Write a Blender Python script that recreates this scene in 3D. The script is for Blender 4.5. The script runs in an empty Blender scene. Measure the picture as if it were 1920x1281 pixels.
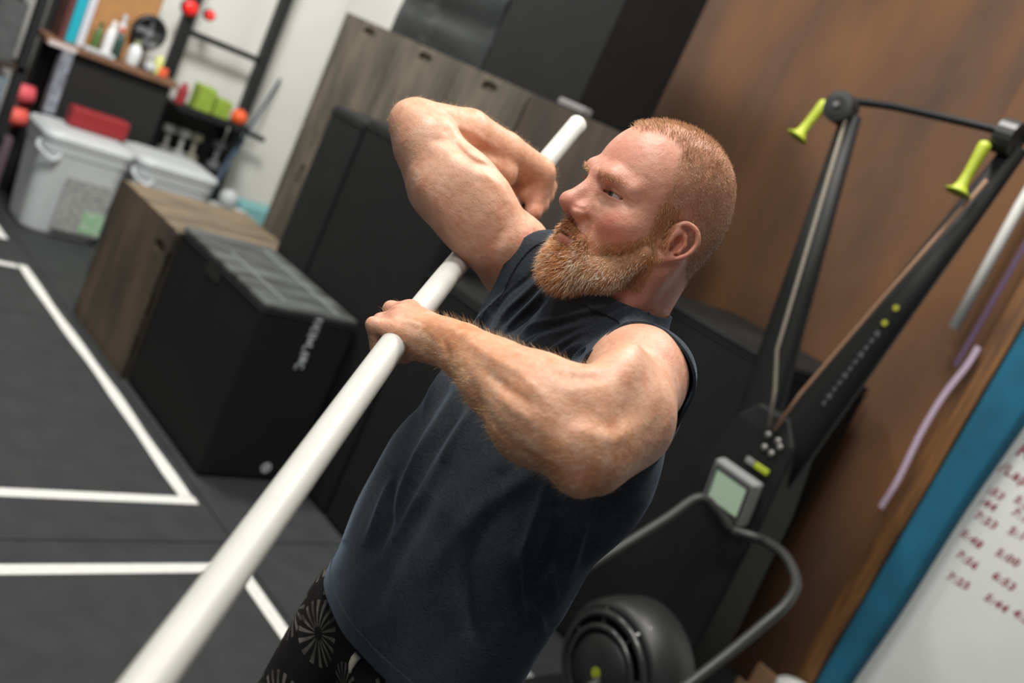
import bpy, bmesh, math, random
import numpy as np
from mathutils import Vector, Matrix, Euler

SC = bpy.context.scene
COL = SC.collection
random.seed(7)
RNG = np.random.default_rng(11)

# ------------------------------------------------------------------ camera
FPX = 1867.0                      # 35 mm lens on a 36 mm sensor, 1920 px wide
CAM = np.array([0.0, 0.0, 1.75])
ROLL, PITCH, HEAD = math.radians(25), math.radians(12), math.radians(46.5)
_r, _p = ROLL, PITCH
UPC = np.array([math.sin(_r)*math.cos(_p), -math.cos(_r)*math.cos(_p), -math.sin(_p)])   # world up seen in camera axes
XC = np.array([math.cos(_r), math.sin(_r), 0.0])
YC = (np.array([0, 0, 1.0]) + math.sin(_p)*UPC)/math.cos(_p)
_ca, _sa = math.cos(HEAD), math.sin(HEAD)
# world x runs towards the brown wall, world y along it, z up
MC = np.array([_ca*XC + _sa*YC, -_sa*XC + _ca*YC, UPC])        # camera axes -> world

def P(px, py, z):
    """point at depth z behind pixel (px,py), in camera axes"""
    return np.array([(px-960.0)/FPX*z, (py-640.5)/FPX*z, z])

def W(p):
    """camera axes -> world"""
    return np.asarray(p) @ MC.T + CAM

cam_data = bpy.data.cameras.new('camera')
cam = bpy.data.objects.new('camera', cam_data)
COL.objects.link(cam)
cam_data.sensor_width = 36.0
cam_data.lens = FPX/1920*36
cam_data.clip_start = 0.05
cam_data.dof.use_dof = True
cam_data.dof.focus_distance = 1.30
cam_data.dof.aperture_fstop = 2.9
_m = Matrix.Identity(4)
for i in range(3):
    _m[i][0] = MC[i][0]; _m[i][1] = -MC[i][1]; _m[i][2] = -MC[i][2]; _m[i][3] = CAM[i]
cam.matrix_world = _m
SC.camera = cam

# ------------------------------------------------------------------ world, lights, exposure
SC.view_settings.view_transform = 'Standard'
SC.view_settings.look = 'None'
SC.view_settings.gamma = 1.0
SC.view_settings.use_curve_mapping = False
SC.view_settings.exposure = 0.0
SC.cycles.use_denoising = True
SC.cycles.max_bounces = 6
world = bpy.data.worlds.new('gym_ambient')
SC.world = world
world.use_nodes = True
world.node_tree.nodes['Background'].inputs[0].default_value = (0.94, 0.97, 1.0, 1)
world.node_tree.nodes['Background'].inputs[1].default_value = 0.20

def area(name, loc, target, size, power, color=(1, 1, 1), size_y=None):
    l = bpy.data.lights.new(name, 'AREA')
    l.energy = power; l.color = color
    l.shape = 'RECTANGLE'; l.size = size; l.size_y = size_y or size
    o = bpy.data.objects.new(name, l)
    COL.objects.link(o)
    o.location = loc
    d = Vector(target) - Vector(loc)
    o.rotation_euler = d.to_track_quat('-Z', 'Y').to_euler()
    o['kind'] = 'helper'
    return o
# high-bay lamps hanging above the floor, all out of the frame
area('ceiling_lamp_light', (0.42, 1.32, 3.50), (1.0, 0.98, 1.3), 0.45, 46, (1.0, 0.97, 0.92))
area('ceiling_lamp_light', (-0.5, 0.4, 3.5), (1.0, 1.0, 1.3), 0.8, 22, (1.0, 0.98, 0.95))
area('ceiling_lamp_light', (0.2, 3.0, 3.9), (0.6, 3.2, 0), 0.8, 22, (1.0, 0.98, 0.95))
area('ceiling_lamp_light', (2.3, 1.9, 3.9), (3.7, 0.9, 1.0), 0.6, 66, (1.0, 0.97, 0.93))
area('ceiling_lamp_light', (2.1, 0.9, 3.7), (1.0, 0.98, 1.5), 0.5, 26, (1.0, 0.97, 0.92))
area('ceiling_lamp_light', (1.5, 3.9, 3.8), (2.7, 6.4, 0.7), 0.8, 172, (1.0, 0.98, 0.95))

# ------------------------------------------------------------------ helpers: tagging and materials
def tag(o, label=None, cat=None, group=None, kind=None):
    if label: o['label'] = label
    if cat: o['category'] = cat
    if group: o['group'] = group
    if kind: o['kind'] = kind
    return o

def empty(name, loc=(0, 0, 0), rotz=0.0):
    o = bpy.data.objects.new(name, None)
    o.empty_display_size = 0.05
    COL.objects.link(o)
    o.location = loc
    o.rotation_euler = (0, 0, rotz)
    return o

def put(name, bm, mat, parent=None, smooth=False, bevel=0.0, angle=None):
    """link a bmesh as ONE object; geometry is in the parent's own axes"""
    me = bpy.data.meshes.new(name)
    bm.to_mesh(me); bm.free()
    o = bpy.data.objects.new(name, me)
    COL.objects.link(o)
    if mat: me.materials.append(mat)
    if smooth:
        me.polygons.foreach_set('use_smooth', [True]*len(me.polygons))
    if bevel > 0:
        m = o.modifiers.new('bevel', 'BEVEL'); m.width = bevel; m.segments = 2; m.limit_method = 'ANGLE'
    if parent: o.parent = parent
    return o

def box(bm, lo, hi, mat=None):
    vs = [bm.verts.new((x, y, z)) for x in (lo[0], hi[0]) for y in (lo[1], hi[1]) for z in (lo[2], hi[2])]
    for f in ((0, 1, 3, 2), (4, 6, 7, 5), (0, 4, 5, 1), (2, 3, 7, 6), (0, 2, 6, 4), (1, 5, 7, 3)):
        bm.faces.new([vs[i] for i in f])
    if mat is not None:
        for v in vs: v.co = mat @ v.co
    return vs

def bx(lo, hi):
    bm = bmesh.new(); box(bm, lo, hi); return bm

def frame_from(d):
    d = Vector(d).normalized()
    a = Vector((0, 0, 1)) if abs(d.z) < 0.9 else Vector((1, 0, 0))
    s = d.cross(a).normalized()
    return s, d.cross(s).normalized()

def tube(bm, pts, r, n=12, caps=True):
    """round tube through points; r is a number or one per point"""
    pts = [Vector(p) for p in pts]
    rs = r if hasattr(r, '__len__') else [r]*len(pts)
    rings = []
    s, t = frame_from(pts[1]-pts[0])
    for i, p in enumerate(pts):
        d = (pts[min(i+1, len(pts)-1)] - pts[max(i-1, 0)]).normalized()
        s = (s - d*s.dot(d)).normalized(); t = d.cross(s)
        rings.append([bm.verts.new(p + (s*math.cos(a)+t*math.sin(a))*rs[i]) for a in [2*math.pi*k/n for k in range(n)]])
    for a, b in zip(rings[:-1], rings[1:]):
        for k in range(n):
            bm.faces.new((a[k], a[(k+1) % n], b[(k+1) % n], b[k]))
    if caps:
        bm.faces.new(rings[0][::-1]); bm.faces.new(rings[-1])
    return rings

def lathe(bm, prof, origin, axis, n=28, caps=True):
    """revolve (radius, height) profile about axis through origin"""
    o = Vector(origin); d = Vector(axis).normalized(); s, t = frame_from(d)
    rings = [[bm.verts.new(o + d*h + (s*math.cos(a)+t*math.sin(a))*max(r, 1e-5)) for a in [2*math.pi*k/n for k in range(n)]] for r, h in prof]
    for a, b in zip(rings[:-1], rings[1:]):
        for k in range(n):
            bm.faces.new((a[k], a[(k+1) % n], b[(k+1) % n], b[k]))
    if caps:
        bm.faces.new(rings[0][::-1]); bm.faces.new(rings[-1])

def smooth_path(pts, n=8):
    """Catmull-Rom through the points"""
    pts = [np.array(p, float) for p in pts]
    q = [2*pts[0]-pts[1]] + pts + [2*pts[-1]-pts[-2]]
    out = []
    for i in range(1, len(q)-2):
        for k in range(n):
            t = k/n
            out.append(0.5*((2*q[i]) + (-q[i-1]+q[i+1])*t + (2*q[i-1]-5*q[i]+4*q[i+1]-q[i+2])*t*t + (-q[i-1]+3*q[i]-3*q[i+1]+q[i+2])*t**3))
    out.append(pts[-1])
    return out

def srgb(r, g, b):
    return tuple(((c/255)/12.92 if c/255 <= 0.04045 else ((c/255+0.055)/1.055)**2.4) for c in (r, g, b)) + (1,)

def M_(name, col, rough=0.5, metal=0.0, noise=0.0, nscale=20.0, col2=None, bump=0.0, bscale=60.0, spec=0.5, sss=0.0, emit=None, stretch=None):
    m = bpy.data.materials.new(name); m.use_nodes = True
    nt = m.node_tree; b = nt.nodes['Principled BSDF']
    b.inputs['Base Color'].default_value = col
    b.inputs['Roughness'].default_value = rough
    b.inputs['Metallic'].default_value = metal
    b.inputs['Specular IOR Level'].default_value = spec
    tc = None
    def coords():
        tc = nt.nodes.new('ShaderNodeTexCoord')
        if stretch:
            mp = nt.nodes.new('ShaderNodeMapping'); mp.inputs['Scale'].default_value = stretch
            nt.links.new(tc.outputs['Object'], mp.inputs['Vector']); return mp.outputs['Vector']
        return tc.outputs['Object']
    if noise > 0 or col2:
        n = nt.nodes.new('ShaderNodeTexNoise'); n.inputs['Scale'].default_value = nscale; n.inputs['Detail'].default_value = 5
        nt.links.new(coords(), n.inputs['Vector'])
        r = nt.nodes.new('ShaderNodeValToRGB')
        c2 = col2 or tuple(c*(1-noise) for c in col[:3])+(1,)
        r.color_ramp.elements[0].position = 0.35; r.color_ramp.elements[0].color = c2
        r.color_ramp.elements[1].position = 0.68; r.color_ramp.elements[1].color = col
        nt.links.new(n.outputs['Fac'], r.inputs['Fac']); nt.links.new(r.outputs['Color'], b.inputs['Base Color'])
    if bump > 0:
        n = nt.nodes.new('ShaderNodeTexNoise'); n.inputs['Scale'].default_value = bscale; n.inputs['Detail'].default_value = 4
        nt.links.new(coords(), n.inputs['Vector'])
        bp = nt.nodes.new('ShaderNodeBump'); bp.inputs['Strength'].default_value = bump; bp.inputs['Distance'].default_value = 0.01
        nt.links.new(n.outputs['Fac'], bp.inputs['Height']); nt.links.new(bp.outputs['Normal'], b.inputs['Normal'])
    if emit:
        b.inputs['Emission Color'].default_value = col; b.inputs['Emission Strength'].default_value = emit
    return m

# ================================================================== the room
M_RUBBER = M_('black_rubber_mat', srgb(50, 53, 53), 0.75, noise=0.25, nscale=9, bump=0.15, bscale=220, spec=0.35)
M_WHITEWALL = M_('white_painted_wall', srgb(214, 214, 208), 0.85, noise=0.06, nscale=3)
M_BROWN = M_('brown_stained_plywood', srgb(108, 71, 36), 0.75, col2=srgb(70, 47, 30), nscale=1.7, bump=0.08, bscale=60, stretch=(1, 1.3, 0.45))
M_BROWN2 = M_('darker_brown_stained_plywood', srgb(103, 68, 35), 0.75, col2=srgb(68, 46, 30), nscale=1.9, bump=0.08, bscale=60, stretch=(1, 1.3, 0.45))
M_CEIL = M_('grey_ceiling', srgb(150, 150, 148), 0.9)
M_TAPE = M_('white_floor_tape', srgb(222, 222, 216), 0.6, noise=0.10, nscale=40)
floor = tag(put('floor', bx((-3.5, -3.0, -0.10), (4.0, 6.7, -0.012)), M_('concrete_under_mats', srgb(40, 41, 41), 0.9)), kind='structure')
ys_ = [-3.0, -1.0, 0.80, 2.62, 4.44, 6.26, 6.7]; xs_ = [-3.5, -1.75, -0.53, 0.69, 1.91, 3.13, 4.0]
for i in range(len(xs_)-1):
    for j in range(len(ys_)-1):
        put('rubber_mat', bx((xs_[i]+0.003, ys_[j]+0.003, -0.012), (xs_[i+1]-0.003, ys_[j+1]-0.003, 0.0)), M_RUBBER, floor)
def tape(a, b, w=0.05, wob=0.0):
    a = Vector((a[0], a[1], 0)); b = Vector((b[0], b[1], 0)); d = (b-a).normalized(); s = Vector((-d.y, d.x, 0))
    bm = bmesh.new(); n = 14; rows = []
    for i in range(n+1):
        t = i/n; o = s*wob*math.sin(t*9+1)
        rows.append([bm.verts.new(a+(b-a)*t+s*sd*w*(0.5+0.06*math.sin(t*23)*(wob > 0))+o+Vector((0, 0, z))) for sd, z in ((-1, 0.0), (-1, 0.0012), (1, 0.0012), (1, 0.0))])
    for p, q in zip(rows[:-1], rows[1:]):
        for k in range(3): bm.faces.new((p[k], p[k+1], q[k+1], q[k]))
    put('tape_strip', bm, M_TAPE, floor)
tape((-1.6, 2.885), (1.878, 2.885)); tape((1.85, 2.912), (1.83, 5.10), 0.05, 0.004); tape((1.800, 5.07), (0.2, 5.07))
tape((-1.6, 2.47), (1.885, 2.47)); tape((1.86, 2.443), (1.86, 0.9)); tape((1.83, 5.47), (1.83, 6.3)); tape((1.803, 5.495), (0.2, 5.495))
wall_back = tag(put('wall_back', bx((-3.5, 6.6, 0), (4.0, 6.75, 4.3)), M_WHITEWALL), kind='structure')
wall_right = tag(put('wall_right', bx((3.915, -3.0, 0), (4.05, 6.6, 4.3)), M_('stud_wall_core', srgb(60, 46, 36), 0.9)), kind='structure')
py_ = [-3.0, -1.82, -0.6, 0.62, 1.84, 2.86, 4.08, 5.30, 6.595]
for i in range(len(py_)-1):
    for z0, z1 in ((0.0, 4.3),):
        put('plywood_sheet', bx((3.90, py_[i]+0.0008, z0), (3.915, py_[i+1]-0.0008, z1)), (M_BROWN if i % 2 else M_BROWN2) if py_[i] < 4.0 else M_WHITEWALL, wall_right)
ceiling = tag(put('ceiling', bx((-3.5, -3.0, 4.3), (4.05, 6.75, 4.4)), M_CEIL), kind='structure')

# ================================================================== boxes along the brown wall
M_PLY = M_('weathered_grey_plywood', srgb(92, 84, 70), 0.8, col2=srgb(62, 57, 49), nscale=5, bump=0.15, bscale=50, stretch=(1, 2.2, 0.6))
M_PLYD = M_('dark_brown_plywood', srgb(70, 58, 46), 0.8, col2=srgb(46, 40, 34), nscale=5, bump=0.15, bscale=50, stretch=(1, 2.2, 0.6))
M_PLYT = M_('worn_plywood_top', srgb(118, 101, 78), 0.8, col2=srgb(76, 67, 55), nscale=4, bump=0.1, bscale=50, stretch=(0.7, 3.2, 1))
M_PLYF = M_('brown_plywood_face', srgb(98, 81, 61), 0.8, col2=srgb(64, 55, 45), nscale=3.2, bump=0.15, bscale=50, stretch=(1, 2.6, 0.7))
M_HOLE = M_('painted_hole_shade', srgb(16, 15, 14), 0.95)  # near-black standing in for the shade inside holes and slots
M_FOAM = M_('black_vinyl_foam', srgb(31, 31, 31), 0.75, noise=0.12, nscale=6, bump=0.06, bscale=30, spec=0.15)
M_FOAM2 = M_('faded_black_vinyl', srgb(33, 34, 34), 0.7, noise=0.25, nscale=5, bump=0.08, bscale=30, spec=0.2)
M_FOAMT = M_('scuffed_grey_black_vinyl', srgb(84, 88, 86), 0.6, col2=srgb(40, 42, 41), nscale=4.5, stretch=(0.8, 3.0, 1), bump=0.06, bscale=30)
M_MARK = M_('white_print', srgb(196, 200, 204), 0.6)

def holed_panel(bm, o, eu, ev, en, w, h, th, hole=None, hw=0.055, hh=0.022):
    """panel with corner o, axes eu (width) ev (height), outward normal en; optional stadium-shaped hand hole at (u,v)"""
    o = Vector(o); eu = Vector(eu); ev = Vector(ev); en = Vector(en)
    P_ = lambda u, v, d: o+eu*u+ev*v-en*d
    if hole is None:
        c = [(0, 0), (w, 0), (w, h), (0, h)]
        f = [bm.verts.new(P_(u, v, 0)) for u, v in c]; b = [bm.verts.new(P_(u, v, th)) for u, v in c]
        bm.faces.new(f); bm.faces.new(b[::-1])
        for i in range(4): j = (i+1) % 4; bm.faces.new((f[j], f[i], b[i], b[j]))
        return
    hu_, hv_ = hole; n = 20; inner = []; outer = []
    for k in range(n):
        a = 2*math.pi*(k+0.5)/n; ca, sa = math.cos(a), math.sin(a)
        e = 0.55
        iu = hw*math.copysign(abs(ca)**e, ca); iv = hh*math.copysign(abs(sa)**e, sa)
        inner.append((hu_+iu, hv_+iv))
        tu = ((w-hu_) if ca > 0 else hu_)/max(abs(ca), 1e-6); tv = ((h-hv_) if sa > 0 else hv_)/max(abs(sa), 1e-6)
        t = min(tu, tv); outer.append((hu_+ca*t, hv_+sa*t))
    fi = [bm.verts.new(P_(u, v, 0)) for u, v in inner]; fo = [bm.verts.new(P_(u, v, 0)) for u, v in outer]
    bi = [bm.verts.new(P_(u, v, th)) for u, v in inner]
    corners = {0: (w, h), 1: (0, h), 2: (0, 0), 3: (w, 0)}
    for k in range(n):
        j = (k+1) % n
        q0, q1 = outer[k], outer[j]
        face = [fo[k]]
        if abs(q0[0]-q1[0]) > 1e-6 and abs(q0[1]-q1[1]) > 1e-6:
            cu = q0[0] if min(abs(q0[0]), abs(q0[0]-w)) < 1e-6 else q1[0]
            cv = q0[1] if min(abs(q0[1]), abs(q0[1]-h)) < 1e-6 else q1[1]
            face.append(bm.verts.new(P_(cu, cv, 0)))
        face += [fo[j], fi[j], fi[k]]
        bm.faces.new(face)
        bm.faces.new((fi[k], fi[j], bi[j], bi[k]))
    bm.faces.new(bi)

def ply_box(name, lo, hi, label, faces, group=None, front_hole=None, vertical=False, tabs=False, side_mat=None, top_mat=None):
    """wooden jump box: front faces -x, right side faces -y; each panel its own part, with finger joints"""
    t = empty(name, (lo[0], lo[1], lo[2])); tag(t, label, 'box', group)
    w = hi[1]-lo[1]; h = hi[2]-lo[2]; d = hi[0]-lo[0]; th = 0.018
    bm = bmesh.new()
    holed_panel(bm, (0, w, 0), (0, -1, 0), (0, 0, 1), (-1, 0, 0), w, h, th, front_hole, *((0.02, 0.06) if vertical else (0.055, 0.024)))
    put('front_panel', bm, faces, t)
    put('side_panel', bx((0.019, 0.0, 0), (d, th, h-0.019)), side_mat or faces, t)
    put('side_panel', bx((0.019, w-th, 0), (d, w, h-0.019)), side_mat or faces, t)
    put('top_panel', bx((0.019, 0.0, h-0.018), (d, w, h)), top_mat or faces, t)
    put('back_panel', bx((d-th, th+0.001, 0), (d, w-th-0.001, h-0.019)), faces, t)
    if front_hole:
        put('hand_hole_shade', bx((th+0.001, max(w-front_hole[0]-0.09, 0.02), front_hole[1]-0.07), (th+0.006, min(w-front_hole[0]+0.09, w-0.02), min(front_hole[1]+0.07, h-0.02))), M_HOLE, t)  # dark panel painted as the shade behind the hand hole
    if tabs:
        n = 7
        for i in range(0, n, 2):
            z0 = h*i/n; z1 = h*(i+1)/n
            for y0 in (-0.0012, w-th): put('finger_joint', bx((-0.0012, y0, z0+0.002), (0.0175, y0+th+0.0012, z1-0.002)), M_PLYD, t)
    return t

def foam_box(name, lo, hi, label, mat, top_mat=None, group=None, bevel=0.018, seam=True):
    t = empty(name, (lo[0], lo[1], lo[2])); tag(t, label, 'box', group)
    d, w, h = hi[0]-lo[0], hi[1]-lo[1], hi[2]-lo[2]
    put('foam_body', bx((0, 0, 0), (d, w, h-0.03 if top_mat else h)), mat, t, bevel=bevel)
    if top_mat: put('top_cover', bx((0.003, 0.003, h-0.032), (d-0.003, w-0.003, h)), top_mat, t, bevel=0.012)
    if seam:
        bm = bmesh.new()
        zz = h-0.035
        tube(bm, [(-0.001, -0.001, zz), (-0.001, w+0.001, zz)], 0.004, 6); tube(bm, [(-0.001, -0.001, zz), (d, -0.001, zz)], 0.004, 6)
        tube(bm, [(-0.001, 0, 0.01), (-0.001, 0, zz)], 0.004, 6)
        put('piping', bm, M_FOAM2, t)
    return t

# tall stack, three columns of three, then a darker column
gname = 'plywood boxes in the tall stack'
ords = {0: 'bottom', 1: 'middle', 2: 'top'}
cols = [(4.12, 4.63, 'far column'), (3.61, 4.115, 'centre column'), (3.105, 3.605, 'near column')]
for ci, (y0, y1, cn) in enumerate(cols):
    for r in range(3):
        z0 = 0.613*r; w = y1-y0
        hole = (w-0.25 if ci != 9 else 0.2, 0.56) if r == 2 else ((0.06+0.1, 0.38) if (ci == 0 and r == 1) else (w/2, 0.54))
        ply_box('plyometric_box', (2.75, y0, z0), (3.35, y1, z0+0.611), 'grey plywood jump box, %s of the %s of the tall stack' % (ords[r], cn), M_PLY, gname, hole, vertical=(ci == 0 and r == 1))
for r in range(3):
    ply_box('plyometric_box', (2.752, 2.46, 0.613*r), (3.35, 3.095, 0.613*r+0.611), 'dark brown plywood jump box, %s of the darker column behind his head' % ords[r], M_PLYD, gname, (0.3, 0.54))
o = put('strap_roll', bx((0, 0, 0), (0.05, 0.16, 0.03)), M_('grey_webbing', srgb(120, 118, 116), 0.8), bevel=0.008); o.location = (2.77, 2.80, 1.839)
tag(o, 'small grey folded strap lying on the ledge of the tall plywood stack', 'strap')

# the two black pads on top of the stack
def pad(lo, hi, label, mat, bulge, creases):
    t = empty('vinyl_pad', lo); tag(t, label, 'pad', 'black pads on the tall stack')
    d, w, h = [hi[i]-lo[i] for i in range(3)]
    bm = bmesh.new(); n = 20; m = 16; g = {}
    for i in range(n+1):
        for j in range(m+1):
            u, v = i/n, j/m
            x = -bulge*math.sin(math.pi*u)**0.6*math.sin(math.pi*v)**0.6
            for cy, cz, sy, sz, a in creases:
                x += a*math.exp(-((u-cy-0.25*(v-cz))/sy)**2-((v-cz)/sz)**2)
            g[i, j] = bm.verts.new((x, u*w, v*h))
    for i in range(n):
        for j in range(m): bm.faces.new((g[i, j], g[i, j+1], g[i+1, j+1], g[i+1, j]))
    put('front_cover', bm, mat, t, smooth=True)
    put('pad_body', bx((0.002, 0.002, 0.001), (d, w-0.002, h-0.002)), mat, t, bevel=0.01)
    return t
M_GLOSS = M_('glossy_black_vinyl', srgb(40, 43, 43), 0.36, noise=0.2, nscale=7, bump=0.25, bscale=9, spec=0.5)
pad((2.85, 3.585, 1.840), (3.30, 4.36, 2.50), 'glossy wrinkled black vinyl pad on top of the plywood stack', M_GLOSS, 0.035, [(0.45, 0.25, 0.5, 0.05, 0.03), (0.4, 0.45, 0.5, 0.05, -0.02), (0.5, 0.6, 0.4, 0.06, 0.025), (0.7, 0.3, 0.08, 0.5, 0.02)])
pad((2.85, 2.93, 1.840), (3.30, 3.575, 2.60), 'flat matte black pad beside the wrinkled one, against brown wall', M_FOAM, 0.006, [])

# front row and the black boxes behind it
w1 = ply_box('plyometric_box', (1.93, 3.87, 0.0), (2.60, 4.56, 0.70), 'low brown plywood jump box with worn pale top at the end of front row', M_PLYF, None, (0.60, 0.60), top_mat=M_PLYT, side_mat=M_PLYF, tabs=True)
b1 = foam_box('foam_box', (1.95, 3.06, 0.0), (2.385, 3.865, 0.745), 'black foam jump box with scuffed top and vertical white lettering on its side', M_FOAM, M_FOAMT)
bm = bmesh.new()
rr = random.Random(3)
zt = 0.735
for k, hgt in enumerate((0.034, 0.026, 0.03, 0.02, 0.032, 0.026, 0.022, 0.034)):       # blurred vertical word: upright strokes and bars
    z1 = zt-0.012-sum((0.034, 0.026, 0.03, 0.02, 0.032, 0.026, 0.022, 0.034)[:k])
    box(bm, (0.225, -0.0024, z1-hgt+0.006), (0.232, -0.0012, z1))
    box(bm, (0.225, -0.0024, z1-0.008), (0.262, -0.0012, z1))
    if k % 3 != 1: box(bm, (0.225, -0.0024, z1-hgt+0.006), (0.262, -0.0012, z1-hgt+0.013))
    if k % 2: box(bm, (0.255, -0.0024, z1-hgt*0.7), (0.262, -0.0012, z1))
put('white_lettering', bm, M_MARK, b1)
bm = bmesh.new(); lathe(bm, [(0.012, -0.0022), (0.022, -0.0022), (0.022, -0.001), (0.012, -0.001)], (0.285, 0.0, 0.062), (0, 1, 0), 20, caps=False)
box(bm, (0.281, -0.0024, 0.05), (0.289, -0.0012, 0.074)); put('round_emblem', bm, M_MARK, b1)
bm = bmesh.new(); box(bm, (-0.004, 0.36, 0.655), (0.0, 0.50, 0.70)); put('handle_slot_shade', bm, M_HOLE, b1, bevel=0.003)  # handle slot: flat dark plate, its inner shade put into the colour
bm = bmesh.new(); box(bm, (0.10, 0.05, 0.7455), (0.115, 0.55, 0.748)); box(bm, (0.33, 0.02, 0.7455), (0.35, 0.7, 0.748)); put('top_strap', bm, M_('grey_strap_print', srgb(104, 108, 104), 0.7), b1)
foam_box('foam_box', (2.40, 3.575, 0.0), (2.742, 3.865, 1.45), 'faded black foam box standing tall behind the front row, far one', M_FOAM2, None, 'tall black foam boxes')
foam_box('foam_box', (2.40, 2.82, 0.0), (2.742, 3.57, 1.47), 'black foam box standing tall behind his raised arm', M_FOAM, None, 'tall black foam boxes')
foam_box('foam_box', (2.40, 2.20, 0.0), (2.742, 2.81, 1.10), 'black foam box standing directly behind his chest', M_FOAM, None, 'tall black foam boxes')
foam_box('foam_box', (3.06, 1.72, 0.0), (3.80, 2.44, 1.352), 'large black foam box behind the left arm of the ski machine', M_FOAM, M_FOAM2)

# ================================================================== ski machine
M_BLK = M_('black_powder_coat', srgb(23, 24, 24), 0.55, spec=0.25)
M_BLKP = M_('black_plastic', srgb(34, 35, 35), 0.45)
M_LIME = M_('lime_green_plastic', srgb(160, 174, 42), 0.5)
M_STEEL = M_('zinc_bolt', srgb(150, 148, 142), 0.35, metal=0.6)
M_CORD = M_('grey_pull_cord', srgb(112, 106, 92), 0.8)
M_CORDB = M_('brown_pull_cord', srgb(140, 108, 84), 0.8)
EX, EY = 2.85, 1.51
ski = empty('ski_machine', (EX, EY, 0)); tag(ski, 'black standing ski machine with two splayed arms and lime handles', 'exercise machine')
def e_(p): return (p[0]-EX, p[1]-EY, p[2])
bm = bmesh.new()
rings = []
for z, y0, y1, x0, x1 in ((0.0, 1.36, 1.70, 2.80, 3.05), (0.5, 1.36, 1.68, 2.80, 3.02), (0.95, 1.365, 1.65, 2.79, 2.98), (1.18, 1.39, 1.62, 2.80, 2.95), (1.25, 1.45, 1.57, 2.81, 2.93)):
    rings.append([bm.verts.new(e_((x, y, z))) for x, y in ((x0, y0), (x1, y0), (x1, y1), (x0, y1))])
for a, b in zip(rings[:-1], rings[1:]):
    for k in range(4): bm.faces.new((a[k], a[(k+1) % 4], b[(k+1) % 4], b[k]))
bm.faces.new(rings[0][::-1]); bm.faces.new(rings[-1])
put('tower', bm, M_BLK, ski, bevel=0.012)
for top, nm in (((2.87, 1.795, 2.17), 'left'), ((2.87, 1.272, 2.24), 'right')):
    bm = bmesh.new(); r_ = []
    base = Vector((2.87, 1.555 if nm == 'left' else 1.455, 1.05)); tp = Vector(top)
    for t, w_, d_ in ((0, 0.080, 0.05), (0.12, 0.078, 0.045), (0.5, 0.058, 0.036), (1.0, 0.034, 0.026)):
        c = base.lerp(tp, t); ax = (tp-base).normalized(); s = Vector((1, 0, 0)); u = ax.cross(s)
        r_.append([bm.verts.new(Vector(e_(c+u*w_*math.cos(a)+s*d_*math.sin(a)))) for a in [2*math.pi*(k+0.5)/12 for k in range(12)]])
    for a, b in zip(r_[:-1], r_[1:]):
        for k in range(12): bm.faces.new((a[k], a[(k+1) % 12], b[(k+1) % 12], b[k]))
    bm.faces.new(r_[0][::-1]); bm.faces.new(r_[-1])
    arm = put('arm', bm, M_BLK, ski, smooth=True)
    # pulley block and cord
    bm = bmesh.new()
    lathe(bm, [(0.03, -0.03), (0.05, -0.026), (0.05, 0.026), (0.03, 0.03)], e_((top[0]-0.03, top[1]+(0.028 if nm == 'left' else 0.02), top[2]+0.01)), (0, 1, 0.0) if nm == 'right' else (1, 0, 0), 18)
    pl = put('pulley', bm, M_BLKP, ski, smooth=False)
    bm = bmesh.new(); lathe(bm, [(0.009, 0), (0.009, 0.008)], e_((top[0]-0.07, top[1]+0.028, top[2]+0.012)), (1, 0, 0), 10); put('axle_bolt', bm, M_STEEL, pl)
    bm = bmesh.new()
    if nm == 'left':
        tube(bm, [e_((top[0]-0.035, top[1]-0.004, top[2])), e_((2.80, 1.60, 1.42)), e_((2.79, 1.535, 1.31)), e_((2.785, 1.49, 1.20))], 0.0062, 8)
        put('cord', bm, M_CORD, ski, smooth=True)
    else:
        tube(bm, [e_((2.81, 1.275, 2.12)), e_((2.80, 1.372, 1.704)), e_((2.80, 1.458, 1.336)), e_((2.79, 1.47, 1.20))], 0.0062, 8)
        put('cord', bm, M_CORDB, ski, smooth=True)
bm = bmesh.new(); tube(bm, [e_(p) for p in smooth_path([(2.87, 1.82, 2.215), (2.87, 1.75, 2.228), (2.87, 1.65, 2.242), (2.87, 1.40, 2.262), (2.87, 1.27, 2.268), (2.87, 1.20, 2.262)], 5)], 0.012, 10); put('crossbar', bm, M_BLK, ski, smooth=True)
for a, b in (((2.83, 1.880, 2.175), (2.80, 1.895, 2.045)), ((2.80, 1.325, 2.205), (2.78, 1.318, 2.055))):
    a = Vector(a); b = Vector(b); bm = bmesh.new(); L_ = (b-a).length
    lathe(bm, [(0.008, -0.01), (0.017, -0.004), (0.0185, 0.01), (0.0165, 0.04), (0.015, L_*0.6), (0.0165, L_*0.82), (0.024, L_*0.93), (0.037, L_*0.97), (0.037, L_), (0.010, L_+0.002)], e_(a), b-a, 20)
    put('handle', bm, M_LIME, ski, smooth=True)
    bm = bmesh.new(); tube(bm, [e_(a+Vector((0.03, -0.03 if a.y > 1.6 else -0.02, 0.03))), e_(a)], 0.005, 6); put('handle_cord', bm, M_CORD, ski)
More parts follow.
